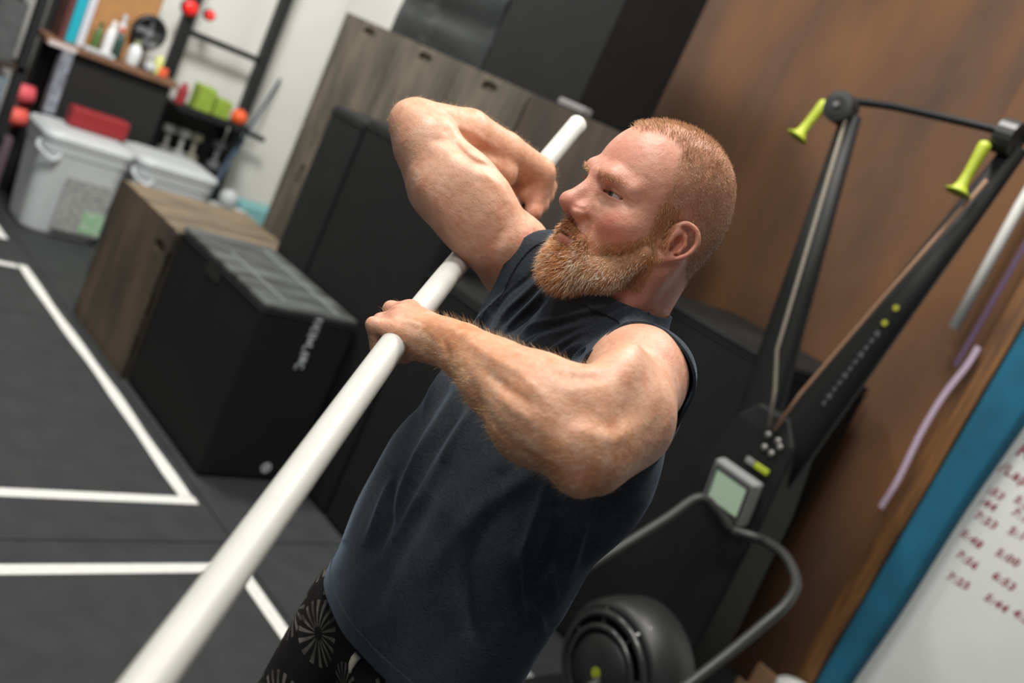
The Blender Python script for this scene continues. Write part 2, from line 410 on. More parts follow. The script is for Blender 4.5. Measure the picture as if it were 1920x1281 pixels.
# flat print on the right arm: two lime dots and a line of grey letter strokes
base = Vector((2.87, 1.455, 1.05)); tp = Vector((2.87, 1.272, 2.24)); axd = (tp-base).normalized(); sd = axd.cross(Vector((1, 0, 0)))
def on_arm(t, off, fwd): return Vector(e_(base.lerp(tp, t)+sd*off+Vector((-fwd, 0, 0))))
for t in (0.545, 0.50):
    bm = bmesh.new(); lathe(bm, [(0.010, 0), (0.010, 0.003)], on_arm(t, -0.018, 0.036), (-1, 0, 0), 14); put('lime_dot', bm, M_('dull_lime_print', srgb(150, 150, 40), 0.6), ski)
bm = bmesh.new()
for k in range(11):
    t0 = 0.47-0.0215*k; c = on_arm(t0, -0.020, 0.0395+0.0005*k)
    hgt = 0.006 if k % 3 else 0.009
    for dv, w_, h_ in ((-0.006, 0.0022, hgt), (0.004, 0.0022, hgt*0.8), (-0.001, 0.006, 0.0018)):
        q = c+axd*dv; vs = [bm.verts.new(q+sd*a*h_+axd*b*w_) for a, b in ((-1, -1), (1, -1), (1, 1), (-1, 1))]; bm.faces.new(vs)
put('grey_lettering', bm, M_('grey_print', srgb(110, 108, 110), 0.6), ski)
# monitor
mo = Vector((2.735, 1.470, 0.975)); bm = bmesh.new()
mm = Matrix.Translation(Vector(e_(mo))) @ Euler((0, math.radians(-14), 0)).to_matrix().to_4x4() @ Matrix.Scale(1.25, 4)
box(bm, (-0.018, -0.066, -0.062), (0.018, 0.066, 0.062), mm); mon = put('monitor', bm, M_('grey_monitor_plastic', srgb(124, 126, 124), 0.5), ski, bevel=0.008)
bm = bmesh.new(); box(bm, (-0.021, -0.048, -0.040), (-0.0175, 0.048, 0.042), mm); put('screen', bm, M_('pale_green_lcd', srgb(190, 214, 186), 0.4, emit=0.10), mon)  # faint emission added to brighten a display without backlight
bm = bmesh.new(); box(bm, (-0.0225, -0.050, -0.046), (-0.0175, 0.050, -0.0405), mm); box(bm, (-0.0225, -0.050, 0.0425), (-0.0175, 0.050, 0.048), mm)
box(bm, (-0.0225, -0.0535, -0.046), (-0.0175, -0.0485, 0.048), mm); box(bm, (-0.0225, 0.0485, -0.046), (-0.0175, 0.0535, 0.048), mm); put('screen_bezel', bm, M_BLKP, mon)
bm = bmesh.new()
for k in range(4): box(bm, (-0.0225, -0.03+k*0.018, -0.058), (-0.017, -0.02+k*0.018, -0.050), mm)
put('button', bm, M_STEEL, mon)
bm = bmesh.new(); tube(bm, [e_((2.74, 1.476, 0.96)), e_((2.82, 1.48, 0.98))], 0.018, 10); put('monitor_bracket', bm, M_BLKP, ski)
bm = bmesh.new(); box(bm, (2.775-EX, 1.415-EY, 1.068), (2.785-EX, 1.470-EY, 1.088)); put('lime_badge', bm, M_LIME, ski, bevel=0.003)
bm = bmesh.new(); box(bm, (2.775-EX, 1.472-EY, 1.068), (2.785-EX, 1.505-EY, 1.088)); put('grey_badge', bm, M_('badge_grey', srgb(130, 130, 128), 0.5), ski, bevel=0.003)
for y, z in ((1.485, 1.178), (1.445, 1.178), (1.43, 1.165), (1.475, 1.138), (1.445, 1.134)):
    bm = bmesh.new(); lathe(bm, [(0.010, 0), (0.010, 0.006), (0.006, 0.009)], e_((2.795, y, z)), (-1, 0, 0), 10); put('bolt', bm, M_STEEL, ski)
bm = bmesh.new(); box(bm, (2.55-EX, 1.30-EY, 0.0), (3.04-EX, 1.36-EY, 0.05)); box(bm, (2.55-EX, 1.70-EY, 0.0), (3.04-EX, 1.76-EY, 0.05)); box(bm, (2.98-EX, 1.30-EY, 0.0), (3.04-EX, 1.76-EY, 0.05)); put('floor_stand', bm, M_BLK, ski, bevel=0.008)

# ---- fan trainer in front of the ski machine: flywheel drum with a bent hand rail
FX, FY, FZ = 2.33, 1.335, 0.44
fan = empty('fan_trainer', (FX, FY, 0)); tag(fan, 'black fan flywheel with lime hub and bent tube rails before the ski machine', 'exercise machine')
def f_(p): return (p[0]-FX, p[1]-FY, p[2])
bm = bmesh.new(); lathe(bm, [(0.10, 0.17), (0.185, 0.165), (0.205, 0.15), (0.21, 0.08), (0.205, 0.02), (0.19, 0.0), (0.172, -0.004), (0.172, 0.03), (0.10, 0.03)], (0, 0, FZ), (1, -0.12, 0.10), 48); put('drum', bm, M_BLKP, fan, smooth=True)
M_SHINE = M_('glossy_black_plastic', srgb(40, 41, 41), 0.25, spec=0.6)
for r_, h_, rr_ in ((0.165, -0.010, 0.012), (0.128, -0.022, 0.010)):
    bm = bmesh.new(); ax = Vector((1, -0.12, 0.10)).normalized(); s, t_ = frame_from(ax)
    pts = [Vector((0, 0, FZ))+ax*h_+(s*math.cos(a)+t_*math.sin(a))*r_ for a in [2*math.pi*k/48 for k in range(49)]]
    tube(bm, pts, rr_, 8, caps=False); put('guard_ring', bm, M_SHINE, fan, smooth=True)
ax = Vector((1, -0.12, 0.10)).normalized(); s, t_ = frame_from(ax)
for k in range(8):
    a = 2*math.pi*k/8+0.3; dv = s*math.cos(a)+t_*math.sin(a); c0 = Vector((0, 0, FZ))
    bm = bmesh.new(); tube(bm, [c0-ax*0.020+dv*0.115, c0-ax*0.004+dv*0.175, c0+ax*0.03+dv*0.203], 0.006, 6); put('guard_rib', bm, M_SHINE, fan)
bm = bmesh.new(); lathe(bm, [(0.118, 0.0), (0.105, -0.028), (0.04, -0.034), (0.004, -0.034)], (0, 0, FZ), ax, 36); put('side_cover', bm, M_BLKP, fan, smooth=True)
bm = bmesh.new(); lathe(bm, [(0.017, -0.034), (0.017, -0.037), (0.004, -0.0372)], (0, 0, FZ), ax, 20); put('lime_hub', bm, M_LIME, fan)
M_RAIL = M_('grey_black_steel_tube', srgb(46, 47, 46), 0.45, spec=0.4)
bm = bmesh.new(); tube(bm, [f_(p) for p in smooth_path([(2.74, 1.30, 0.91), (2.69, 1.20, 0.925), (2.62, 1.105, 0.905), (2.54, 1.065, 0.865), (2.45, 1.055, 0.805), (2.30, 1.04, 0.72), (2.12, 1.03, 0.615), (2.02, 1.03, 0.54)], 6)], 0.0155, 12); put('rail', bm, M_RAIL, fan, smooth=True)
bm = bmesh.new(); tube(bm, [f_(p) for p in smooth_path([(2.68, 1.385, 0.89), (2.635, 1.44, 0.93), (2.585, 1.478, 0.94), (2.50, 1.488, 0.86), (2.35, 1.495, 0.745), (2.20, 1.50, 0.635), (2.05, 1.50, 0.53)], 6)], 0.0155, 12); put('rail', bm, M_RAIL, fan, smooth=True)
bm = bmesh.new(); tube(bm, [f_((2.74, 1.30, 0.91)), f_((2.725, 1.34, 0.90)), f_((2.68, 1.385, 0.89))], 0.0155, 12); put('rail_bridge', bm, M_RAIL, fan, smooth=True)
for y in (1.03, 1.50):
    bm = bmesh.new(); tube(bm, [f_((2.03, y, 0.54)), f_((1.98, y, 0.30)), f_((2.0, y, 0.016))], 0.0155, 10); put('leg', bm, M_RAIL, fan, smooth=True)
bm = bmesh.new(); tube(bm, [f_((1.99, 1.03, 0.30)), f_((1.99, 1.50, 0.30))], 0.014, 10); tube(bm, [f_((1.99, 1.27, 0.30)), f_((2.30, 1.32, 0.42))], 0.018, 10); put('frame_tube', bm, M_RAIL, fan)
bm = bmesh.new(); box(bm, (2.34-FX, 1.29-FY, 0.0), (2.46-FX, 1.38-FY, 0.26)); box(bm, (2.30-FX, 1.14-FY, 0.0), (2.50-FX, 1.53-FY, 0.045)); put('base', bm, M_BLK, fan, bevel=0.006)
o = put('floor_bar', bx((-0.10, -0.035, 0), (0.10, 0.035, 0.04)), M_('galvanised_bar', srgb(140, 142, 140), 0.5), bevel=0.008); o.location = (2.58, 1.80, 0); tag(o, 'short pale grey metal bar on the floor beside the fan flywheel', 'bar')

# ================================================================== notice board on the brown wall
M_OAK = M_('golden_brown_timber', srgb(134, 92, 48), 0.55, col2=srgb(86, 58, 34), nscale=6, stretch=(2, 6, 0.6))
M_BOARD = M_('white_board_sheet', srgb(228, 230, 226), 0.45, noise=0.04, nscale=5)
M_TEAL = M_('teal_blue_felt', srgb(24, 104, 132), 0.85, noise=0.25, nscale=6)
M_RED = M_('red_marker', srgb(142, 26, 58), 0.6)
wb = empty('score_board', (3.90, 0.6, 0.2)); tag(wb, 'white board with teal border in brown timber frame, red handwritten times on it', 'whiteboard')
def w_(p): return (p[0]-3.90, p[1]-0.6, p[2]-0.2)
def wbox(name, lo, hi, mat, bevel=0.002): return put(name, bx(w_(lo), w_(hi)), mat, wb, bevel=bevel)
wbox('sheet', (3.888, -0.20, 0.14), (3.898, 1.30, 2.28), M_BOARD)
wbox('side_frame', (3.815, 1.352, 0.10), (3.898, 1.405, 2.35), M_OAK); wbox('side_moulding', (3.858, 1.41, 0.10), (3.898, 1.445, 2.35), M_OAK)
wbox('side_frame', (3.835, -0.29, 0.10), (3.898, -0.21, 2.35), M_OAK); wbox('top_frame', (3.835, -0.29, 2.285), (3.898, 1.345, 2.35), M_OAK)
bm = bmesh.new()                                                     # teal strip, a flat roll standing proud of the sheet
prof = [(3.888, 1.345), (3.812, 1.340), (3.804, 1.32), (3.804, 1.268), (3.812, 1.255), (3.888, 1.2525)]
rows = []
for z in np.linspace(0.13, 2.28, 30):
    dz = 0.004*math.sin(z*7)-0.042*z
    rows.append([bm.verts.new(w_((x, y+(dz if y < 1.3 else 0), z))) for x, y in prof])
for a, b in zip(rows[:-1], rows[1:]):
    for k in range(len(prof)-1): bm.faces.new((a[k], b[k], b[k+1], a[k+1]))
put('teal_border', bm, M_TEAL, wb, smooth=True)
wbox('bottom_rail', (3.845, -0.20, 0.10), (3.898, 1.30, 0.135), M_OAK)
def hand_text(s, y, z, size=0.042, rot=0.0, name='red_time'):
    cu = bpy.data.curves.new(name, 'FONT'); cu.body = s; cu.size = size; cu.extrude = 0.0004; cu.offset = 0.0012; cu.shear = 0.18; cu.space_character = 1.18; cu.align_x = 'CENTER'; cu.align_y = 'CENTER'
    cu.materials.append(M_RED)
    o = bpy.data.objects.new(name, cu); COL.objects.link(o); o.parent = wb
    o.location = w_((3.8868, y, z)); o.rotation_euler = (math.radians(90), 0, math.radians(-90))
    o.rotation_euler = (Matrix.Rotation(math.radians(-90), 3, 'Z') @ Matrix.Rotation(math.radians(90), 3, 'X') @ Matrix.Rotation(rot, 3, 'Z')).to_euler()
    bpy.context.view_layer.update()
    me = bpy.data.meshes.new_from_object(o.evaluated_get(bpy.context.evaluated_depsgraph_get())); m = o.matrix_basis.copy(); bpy.data.objects.remove(o)
    o = bpy.data.objects.new(name, me); COL.objects.link(o); o.parent = wb; o.matrix_basis = m
    return o
for s, y, z in ((':53', 1.155, 1.232), (':44', 1.158, 1.182), ('7:23', 1.137, 1.127), ('5:48', 1.146, 1.040), ('7:56', 1.122, 0.965), ('7:25', 1.110, 0.880),
                ('5:2', 1.062, 1.250), ('7:10', 1.035, 1.206), ('5:14', 1.012, 1.146), ('5:00', 1.010, 1.052), ('6:53', 0.980, 0.972), ('5:44', 0.964, 0.890), ('4:2', 0.872, 0.900)):
    hand_text(s, y, z, rot=RNG.uniform(-0.08, 0.08))
hand_text('/Lap', 1.135, 1.325, 0.055); hand_text('R', 1.145, 1.415, 0.085); hand_text('3', 1.130, 1.49, 0.07)
o = put('brass_hook', (lambda bm: (tube(bm, [(0, 0.011*math.cos(a), 0.011*math.sin(a)) for a in np.linspace(0, 5.2, 16)], 0.003, 6), bm)[1])(bmesh.new()), M_('brass', srgb(190, 140, 70), 0.3, metal=0.8), wb); o.location = w_((3.825, 1.405, 0.93))
# pipe and bands hung beside the board
bm = bmesh.new(); tube(bm, [(0, 0, 0), (0, 0.01, 0.5), (0, 0.0, 1.0)], 0.0205, 16); hp = put('white_pipe', bm, M_('white_pvc', srgb(216, 216, 210), 0.45), smooth=True); hp.location = (3.80, 1.555, 1.70)
tag(hp, 'white plastic pipe hanging upright on the brown wall beside the board', 'pipe')
bm = bmesh.new(); tube(bm, [(0.085, 0, 0.95), (0.0, 0, 0.95)], 0.008, 8); tube(bm, [(0.0, 0, 0.95), (0, 0, 0.99)], 0.008, 8); put('wall_peg', bm, M_BLK, hp)
def band(name, pts, w_b, mat, label):
    bm = bmesh.new(); pts = [Vector(p) for p in smooth_path(pts, 6)]; rows = []
    for i, p in enumerate(pts):
        d = (pts[min(i+1, len(pts)-1)]-pts[max(i-1, 0)]).normalized(); s = d.cross(Vector((1, 0, 0))).normalized()*w_b
        rows.append([bm.verts.new(p+s*a+Vector((b, 0, 0))) for a, b in ((-1, -0.0025), (1, -0.0025), (1, 0.0025), (-1, 0.0025))])
    for a, b in zip(rows[:-1], rows[1:]):
        for k in range(4): bm.faces.new((a[k], a[(k+1) % 4], b[(k+1) % 4], b[k]))
    bm.faces.new(rows[0][::-1]); bm.faces.new(rows[-1])
    o = put(name, bm, mat, smooth=False); tag(o, label, 'band', 'exercise bands by the board'); return o
band('exercise_band', [(3.83, 1.468, 0.965), (3.825, 1.462, 1.10), (3.825, 1.475, 1.30), (3.825, 1.472, 1.46), (3.825, 1.452, 1.60), (3.825, 1.449, 1.68)], 0.011, M_('lavender_rubber', srgb(178, 158, 178), 0.6), 'lavender rubber exercise band hanging lowest beside the board frame')
band('exercise_band', [(3.815, 1.485, 1.58), (3.815, 1.483, 1.9), (3.815, 1.487, 2.55)], 0.010, M_('dark_purple_rubber', srgb(78, 58, 84), 0.6), 'dark purple exercise band hanging between white pipe and board frame')
bm = bmesh.new(); box(bm, (-0.12, -0.055, 0.0), (0.0, 0.055, 0.012)); box(bm, (-0.012, -0.055, 0.012), (0.0, 0.055, 0.115)); box(bm, (-0.12, -0.055, 0.012), (-0.108, 0.055, 0.05)); o = put('timber_bracket', bm, M_('pale_pine', srgb(178, 142, 108), 0.7), bevel=0.002); o.location = (3.90, 1.555, 0.0); tag(o, 'small pale pine bracket on the floor at foot of brown wall', 'bracket')
bm = bmesh.new(); lathe(bm, [(0.075, 0), (0.095, 0.01), (0.095, 0.21), (0.085, 0.22), (0.085, 0.205), (0.06, 0.19)], (0, 0, 0), (0, 0, 1), 24); o = put('paper_pail', bm, M_('white_card', srgb(224, 224, 222), 0.7), smooth=False); o.location = (3.70, 1.335, 0.0); tag(o, 'white round pail on the floor under the teal border', 'pail')

# ================================================================== far left: white pails, rack, work bench
M_PAIL = M_('white_pail_plastic', srgb(184, 188, 189), 0.5, noise=0.06, nscale=8)
M_LABG = M_('grey_printed_label', srgb(176, 178, 174), 0.6, col2=srgb(120, 120, 118), nscale=50)
M_LABV = M_('green_printed_label', srgb(120, 176, 124), 0.6, col2=srgb(170, 190, 170), nscale=22)
def pail(loc, w, h, d, label, rot=0.0):
    t = empty('plastic_pail', loc, rot); tag(t, label, 'pail', 'white plastic pails')
    def ring(bm, z, sx, sy, r=0.08, n=6):
        out = []
        for cx, cy, a0 in ((1, 1, 0), (-1, 1, 90), (-1, -1, 180), (1, -1, 270)):
            for k in range(n+1):
                a = math.radians(a0+90*k/n); out.append(bm.verts.new((cx*(sx-r)+r*math.cos(a), cy*(sy-r)+r*math.sin(a), z)))
        return out
    def loft(bm, spec, caps=(True, True)):
        rs = [ring(bm, *q) for q in spec]
        for a, b in zip(rs[:-1], rs[1:]):
            for k in range(len(a)): bm.faces.new((a[k], a[(k+1) % len(a)], b[(k+1) % len(a)], b[k]))
        bm.faces.new(rs[0][::-1]); bm.faces.new(rs[-1])
    bm = bmesh.new(); loft(bm, [(0.0, w/2*0.80, d/2*0.80), (0.02, w/2*0.84, d/2*0.84), (h*0.80, w/2*0.95, d/2*0.95), (h*0.81, w/2*0.97, d/2*0.97), (h*0.9, w/2*0.98, d/2*0.98)]); put('bucket', bm, M_PAIL, t, smooth=False, bevel=0.004)
    bm = bmesh.new(); loft(bm, [(h*0.90, w/2*1.0, d/2*1.0), (h*0.955, w/2*1.02, d/2*1.02), (h*0.985, w/2*0.97, d/2*0.97), (h*0.975, w/2*0.90, d/2*0.90), (h, w/2*0.86, d/2*0.86)]); put('lid', bm, M_PAIL, t, bevel=0.004)
    bm = bmesh.new(); tube(bm, smooth_path([(-w/2*0.99, -d/2*0.6, h*0.86), (-w/2*1.06, -d/2*0.9, h*0.82), (-w/2*0.75, -d/2*1.05, h*0.74), (-w/2*0.6, -d/2*1.0, h*0.80)], 5), 0.012, 8); put('lid_latch', bm, M_PAIL, t, smooth=True)
    y = -d/2*0.905
    bm = bmesh.new(); box(bm, (-w*0.16, y-0.034, h*0.10), (w*0.36, y-0.020, h*0.62)); put('label', bm, M_LABG, t)
    bm = bmesh.new(); box(bm, (w*0.12, y-0.037, h*0.12), (w*0.36, y-0.034, h*0.34)); put('green_label_patch', bm, M_LABV, t)
    return t
pail((2.20, 5.89, 0.0), 0.52, 0.60, 0.42, 'white plastic pail with grey and green label, left of the pair', 0.0)
pail((2.745, 5.89, 0.0), 0.52, 0.60, 0.42, 'white plastic pail half hidden behind the low plywood box', 0.0)

M_RACK = M_('black_rack_steel', srgb(26, 27, 28), 0.5)
rack = empty('storage_rack', (2.8, 6.45, 0)); tag(rack, 'tall black steel storage rack standing before the white wall', 'rack')
def r_(p): return (p[0]-2.8, p[1]-6.45, p[2])
for x in (2.03, 2.78, 3.36):
    bm = bmesh.new(); box(bm, r_((x-0.035, 6.40, 0)), r_((x+0.035, 6.47, 2.6))); put('upright', bm, M_RACK, rack, bevel=0.004)
bm = bmesh.new(); box(bm, r_((2.79, 6.42, 1.305)), r_((3.33, 6.45, 1.345))); put('cross_bar', bm, M_RACK, rack)
bm = bmesh.new(); box(bm, r_((2.05, 6.42, 1.94)), r_((3.33, 6.45, 1.98))); put('cross_bar', bm, M_RACK, rack)
bm = bmesh.new(); tube(bm, [r_((3.38, 6.43, 0.84)), r_((3.58, 6.43, 0.82))], 0.02, 10); put('peg', bm, M_RACK, rack)
bm = bmesh.new(); box(bm, r_((2.82, 6.22, 0.855)), r_((3.33, 6.52, 0.875))); box(bm, r_((2.82, 6.21, 0.855)), r_((3.33, 6.22, 0.90))); put('shelf', bm, M_RACK, rack)
bm = bmesh.new(); box(bm, r_((2.82, 6.30, 0.50)), r_((3.33, 6.52, 0.52))); box(bm, r_((2.82, 6.50, 0.0)), r_((3.33, 6.52, 0.855))); put('lower_shelf', bm, M_RACK, rack)
M_DB = [M_('grey_cast_iron_%d' % i, srgb(*c), 0.6) for i, c in enumerate([(110, 110, 106), (150, 152, 148), (128, 128, 112), (96, 98, 100)])]
for k, x in enumerate((2.90, 3.0, 3.09, 3.26)):
    bm = bmesh.new(); lathe(bm, [(0.02, -0.10), (0.045, -0.095), (0.045, -0.05), (0.016, -0.045), (0.016, 0.045), (0.045, 0.05), (0.045, 0.095), (0.02, 0.10)], (0, 0, 0.10), (0, 0.15, 1), 14)
    o = put('dumbbell', bm, M_DB[k], smooth=False); o.location = (x, 6.385, 0.524)
    tag(o, ['grey dumbbell upright on lower rack shelf, leftmost', 'pale grey dumbbell upright, second on lower rack shelf', 'olive grey dumbbell upright, third on lower rack shelf', 'dark grey dumbbell upright, rightmost on lower rack shelf'][k], 'dumbbell', 'dumbbells on the lower rack shelf')
M_LIMEB = M_('lime_box_card', srgb(146, 172, 62), 0.6, noise=0.2, nscale=20)
bm = bmesh.new(); box(bm, (-0.06, -0.06, 0), (0.06, 0.06, 0.17)); o = put('lime_carton', bm, M_LIMEB, bevel=0.01); o.location = (3.02, 6.36, 0.876); tag(o, 'taller lime green carton on the rack shelf', 'carton')
bm = bmesh.new(); box(bm, (-0.055, -0.05, 0), (0.055, 0.05, 0.13)); o = put('lime_carton', bm, M_LIMEB, bevel=0.01); o.location = (3.15, 6.34, 0.876); tag(o, 'shorter lime green carton beside the orange ball on the rack shelf', 'carton')
bm = bmesh.new(); bmesh.ops.create_uvsphere(bm, u_segments=20, v_segments=12, radius=0.055); o = put('orange_ball', bm, M_('orange_red_rubber', srgb(232, 92, 40), 0.5), smooth=True); o.location = (3.275, 6.30, 0.931); tag(o, 'orange rubber ball at the right end of the rack shelf', 'ball')
bm = bmesh.new(); lathe(bm, [(0.03, 0), (0.034, 0.01), (0.034, 0.10), (0.02, 0.12), (0.02, 0.14)], (0, 0, 0), (0, 0, 1), 14); o = put('red_bottle', bm, M_('dark_red_plastic', srgb(150, 46, 50), 0.5), smooth=False); o.location = (2.87, 6.34, 0.876); tag(o, 'small dark red bottle at the left end of the rack shelf', 'bottle')
# red lamps on the middle upright
for loc, rr_, lab_ in (((2.74, 6.362, 1.47), 0.05, 'bright red round reflector left of the middle rack upright'), ((2.875, 6.362, 1.475), 0.034, 'smaller red round reflector right of the middle rack upright')):
    t = empty('reflector', loc); tag(t, lab_, 'reflector', 'red reflectors on the rack')
    bm = bmesh.new(); lathe(bm, [(rr_*1.1, 0.0), (rr_*1.1, -0.02), (rr_, -0.03)], (0, 0.03, 0), (0, 1, 0), 18); put('housing', bm, M_RACK, t)
    bm = bmesh.new(); lathe(bm, [(rr_, 0.0), (rr_*0.95, -0.012), (rr_*0.6, -0.024), (0.002, -0.028)], (0, 0, 0), (0, 1, 0), 18); put('red_lens', bm, M_('red_lens', srgb(240, 44, 40), 0.25), t, smooth=True)
# leaning blue bar
bm = bmesh.new(); pa, pb = Vector((3.02, 5.99, 0.03)), Vector((3.61, 6.575, 1.25)); tube(bm, [pa, pa.lerp(pb, 0.62), pa.lerp(pb, 0.63), pb], [0.024, 0.020, 0.012, 0.010], 12)
o = put('leaning_pole', bm, M_('slate_blue_metal', srgb(46, 62, 78), 0.6), smooth=True); tag(o, 'slate blue pole leaning against the white wall beside the rack', 'pole')
bm = bmesh.new()
for k in range(3): box(bm, (-0.20, -0.085, 0.138*k), (0.20, 0.085+0.004*k, 0.138*k+0.135))
o = put('folded_mat', bm, M_('pale_teal_foam', srgb(120, 172, 172), 0.7), bevel=0.02); o.location = (3.62, 6.18, 0.0); tag(o, 'pale teal folded mat at the foot of the white wall', 'mat')
bm = bmesh.new(); box(bm, (-0.13, -0.13, 0), (0.13, 0.13, 0.40)); o = put('crate', bm, M_('grey_white_crate', srgb(176, 180, 178), 0.6), bevel=0.02); o.location = (3.24, 5.86, 0.0); tag(o, 'grey white crate on the floor behind the wooden box', 'crate')
bm = bmesh.new(); bmesh.ops.create_uvsphere(bm, u_segments=20, v_segments=12, radius=0.06); o = put('white_ball', bm, M_PAIL, smooth=True); o.location = (3.20, 5.90, 0.459); tag(o, 'white ball on the grey crate behind the low wooden box', 'ball')

# work bench
bench = empty('work_bench', (2.3, 6.3, 0)); tag(bench, 'brown topped work bench with black front at the white wall', 'bench')
def n_(p): return (p[0]-2.3, p[1]-6.3, p[2])
M_BENCH = M_('brown_bench_top', srgb(128, 92, 68), 0.6, noise=0.3, nscale=12)
bm = bmesh.new(); box(bm, n_((1.93, 6.14, 0.985)), n_((2.74, 6.39, 1.02))); put('bench_top', bm, M_BENCH, bench, bevel=0.004)
bm = bmesh.new(); box(bm, n_((2.10, 6.19, 0.30)), n_((2.72, 6.21, 0.983))); put('front_panel', bm, M_('black_bench_front', srgb(22, 22, 22), 0.8), bench)
for x in (2.085, 2.70):
    bm = bmesh.new(); box(bm, n_((x-0.025, 6.22, 0.0)), n_((x+0.025, 6.38, 0.984))); put('leg', bm, M_RACK, bench)
bm = bmesh.new(); box(bm, n_((2.03, 6.12, 0.60)), n_((2.095, 6.185, 0.984))); put('padded_post', bm, M_('grey_speckled_pad', srgb(150, 154, 164), 0.8, col2=srgb(96, 98, 106), nscale=26), bench, bevel=0.006)
bm = bmesh.new(); box(bm, n_((1.94, 6.118, 0.985)), n_((2.10, 6.139, 1.012))); put('edge_strip', bm, M_('pinkish_white_strip', srgb(196, 184, 180), 0.6), bench)
bm = bmesh.new(); box(bm, (-0.17, -0.05, 0), (0.17, 0.05, 0.115)); o = put('red_toolbox', bm, M_('red_painted_tin', srgb(140, 36, 40), 0.5), bevel=0.012); o.location = (2.29, 5.98, 0.603); tag(o, 'flat red box on top of the white pail before the bench', 'box')
for z, c, lab_ in ((0.60, (222, 92, 100), 'pink red rolled bundle hung on the left rack upright, upper one'), (0.455, (232, 96, 84), 'orange red rolled bundle hung on the left rack upright, lower one')):
    bm = bmesh.new(); lathe(bm, [(0.02, -0.06), (0.055, -0.055), (0.058, 0.0), (0.055, 0.055), (0.02, 0.06)], (0, 0, 0), (1, 0, 0.1), 16); o = put('rolled_bundle', bm, M_('bundle_%d' % c[0], srgb(*c), 0.6), smooth=True); o.location = (1.965, 6.335, z+0.03); tag(o, lab_, 'bundle', 'rolled bundles on the left upright')
bm = bmesh.new(); box(bm, (-0.05, -0.04, 0), (0.05, 0.04, 0.36)); o = put('purple_box', bm, M_('dull_mauve', srgb(104, 88, 98), 0.7)); o.location = (1.93, 6.33, 0.0); tag(o, 'dull mauve carton on the floor under the red bundles', 'carton')
# things on the bench
ZB = 1.021
def on_bench(o, x, y): o.location = (x, y, ZB)
def folder(x, w_b, h_b, col, lab_, nm='binder'):
    bm = bmesh.new(); box(bm, (-w_b/2, -0.08, 0), (w_b/2, 0.08, h_b)); box(bm, (-w_b/2-0.002, -0.082, 0.02), (-w_b/2, 0.078, h_b-0.02)); o = put(nm, bm, M_('cover_%d_%d' % (col[0], col[2]), srgb(*col), 0.5), bevel=0.003); on_bench(o, x, 6.30); tag(o, lab_, 'binder', 'binders upright on the bench')
folder(2.03, 0.03, 0.31, (96, 52, 48), 'dark red binder upright on the bench, leftmost')
folder(2.08, 0.055, 0.33, (28, 160, 178), 'bright turquoise binder upright on the bench')
folder(2.135, 0.04, 0.34, (196, 198, 206), 'white binder upright beside the turquoise one')
bm = bmesh.new(); box(bm, (-0.20, -0.012, 0), (0.20, 0.012, 0.52)); o = put('wooden_panel', bm, M_('ochre_plywood', srgb(176, 128, 80), 0.6, noise=0.2, nscale=8), bevel=0.003); on_bench(o, 2.37, 6.379); tag(o, 'ochre plywood panel standing at the back of the bench', 'panel')
def bottle(x, y, r, h, col, cap, lab_):
    t = empty('bottle', (x, y, ZB)); tag(t, lab_, 'bottle', 'bottles on the bench')
    bm = bmesh.new(); lathe(bm, [(r*0.9, 0), (r, 0.008), (r, h*0.62), (r*0.75, h*0.75), (r*0.42, h*0.84), (r*0.42, h*0.88)], (0, 0, 0), (0, 0, 1), 16); put('body', bm, M_('bottle_%d_%d_%d' % col, srgb(*col), 0.4), t, smooth=True)
    bm = bmesh.new(); lathe(bm, [(r*0.5, h*0.87), (r*0.5, h), (r*0.4, h*1.01)], (0, 0, 0), (0, 0, 1), 14); put('cap', bm, M_('cap_%d_%d_%d' % cap, srgb(*cap), 0.4), t)
bottle(2.235, 6.27, 0.026, 0.17, (84, 110, 62), (60, 80, 50), 'green bottle standing beside the white binder')
bottle(2.285, 6.22, 0.03, 0.21, (222, 222, 222), (240, 238, 232), 'white bottle with round white cap, nearest bench front')
bottle(2.345, 6.235, 0.034, 0.19, (44, 66, 58), (200, 90, 50), 'dark green bottle with orange cap on the bench')
bottle(2.372, 6.325, 0.028, 0.26, (206, 208, 212), (196, 198, 204), 'tall pale grey bottle at the back of the bench')
bottle(2.455, 6.23, 0.04, 0.15, (214, 218, 218), (150, 156, 120), 'squat white bottle with olive cap on the bench')
bottle(2.61, 6.22, 0.028, 0.14, (206, 210, 130), (214, 200, 204), 'yellow green bottle at the right end of the bench')
bm = bmesh.new(); box(bm, (-0.09, -0.03, 0), (0.09, 0.03, 0.022)); o = put('white_tray', bm, M_PAIL, bevel=0.005); on_bench(o, 2.235, 6.175); tag(o, 'narrow white tray at the front edge of the bench', 'tray')
bm = bmesh.new(); bmesh.ops.create_uvsphere(bm, u_segments=16, v_segments=10, radius=0.034); o = put('white_tape_roll', bm, M_PAIL, smooth=True); o.location = (2.545, 6.17, ZB+0.034); tag(o, 'small white ball at the right front of the bench', 'ball')
bm = bmesh.new(); lathe(bm, [(0.024, 0), (0.03, 0.006), (0.03, 0.05), (0.02, 0.055)], (0, 0, 0), (0, 0, 1), 14); o = put('orange_tub', bm, M_('orange_tub', srgb(228, 98, 56), 0.5)); on_bench(o, 2.645, 6.20); tag(o, 'small orange tub at the far right of the bench', 'tub')
fan2 = empty('desk_fan', (2.525, 6.305, ZB)); tag(fan2, 'black round desk fan standing at the back of the bench', 'fan')
bm = bmesh.new(); lathe(bm, [(0.06, 0), (0.06, 0.012), (0.012, 0.02), (0.012, 0.10)], (0, 0, 0), (0, 0, 1), 18); put('base', bm, M_BLKP, fan2)
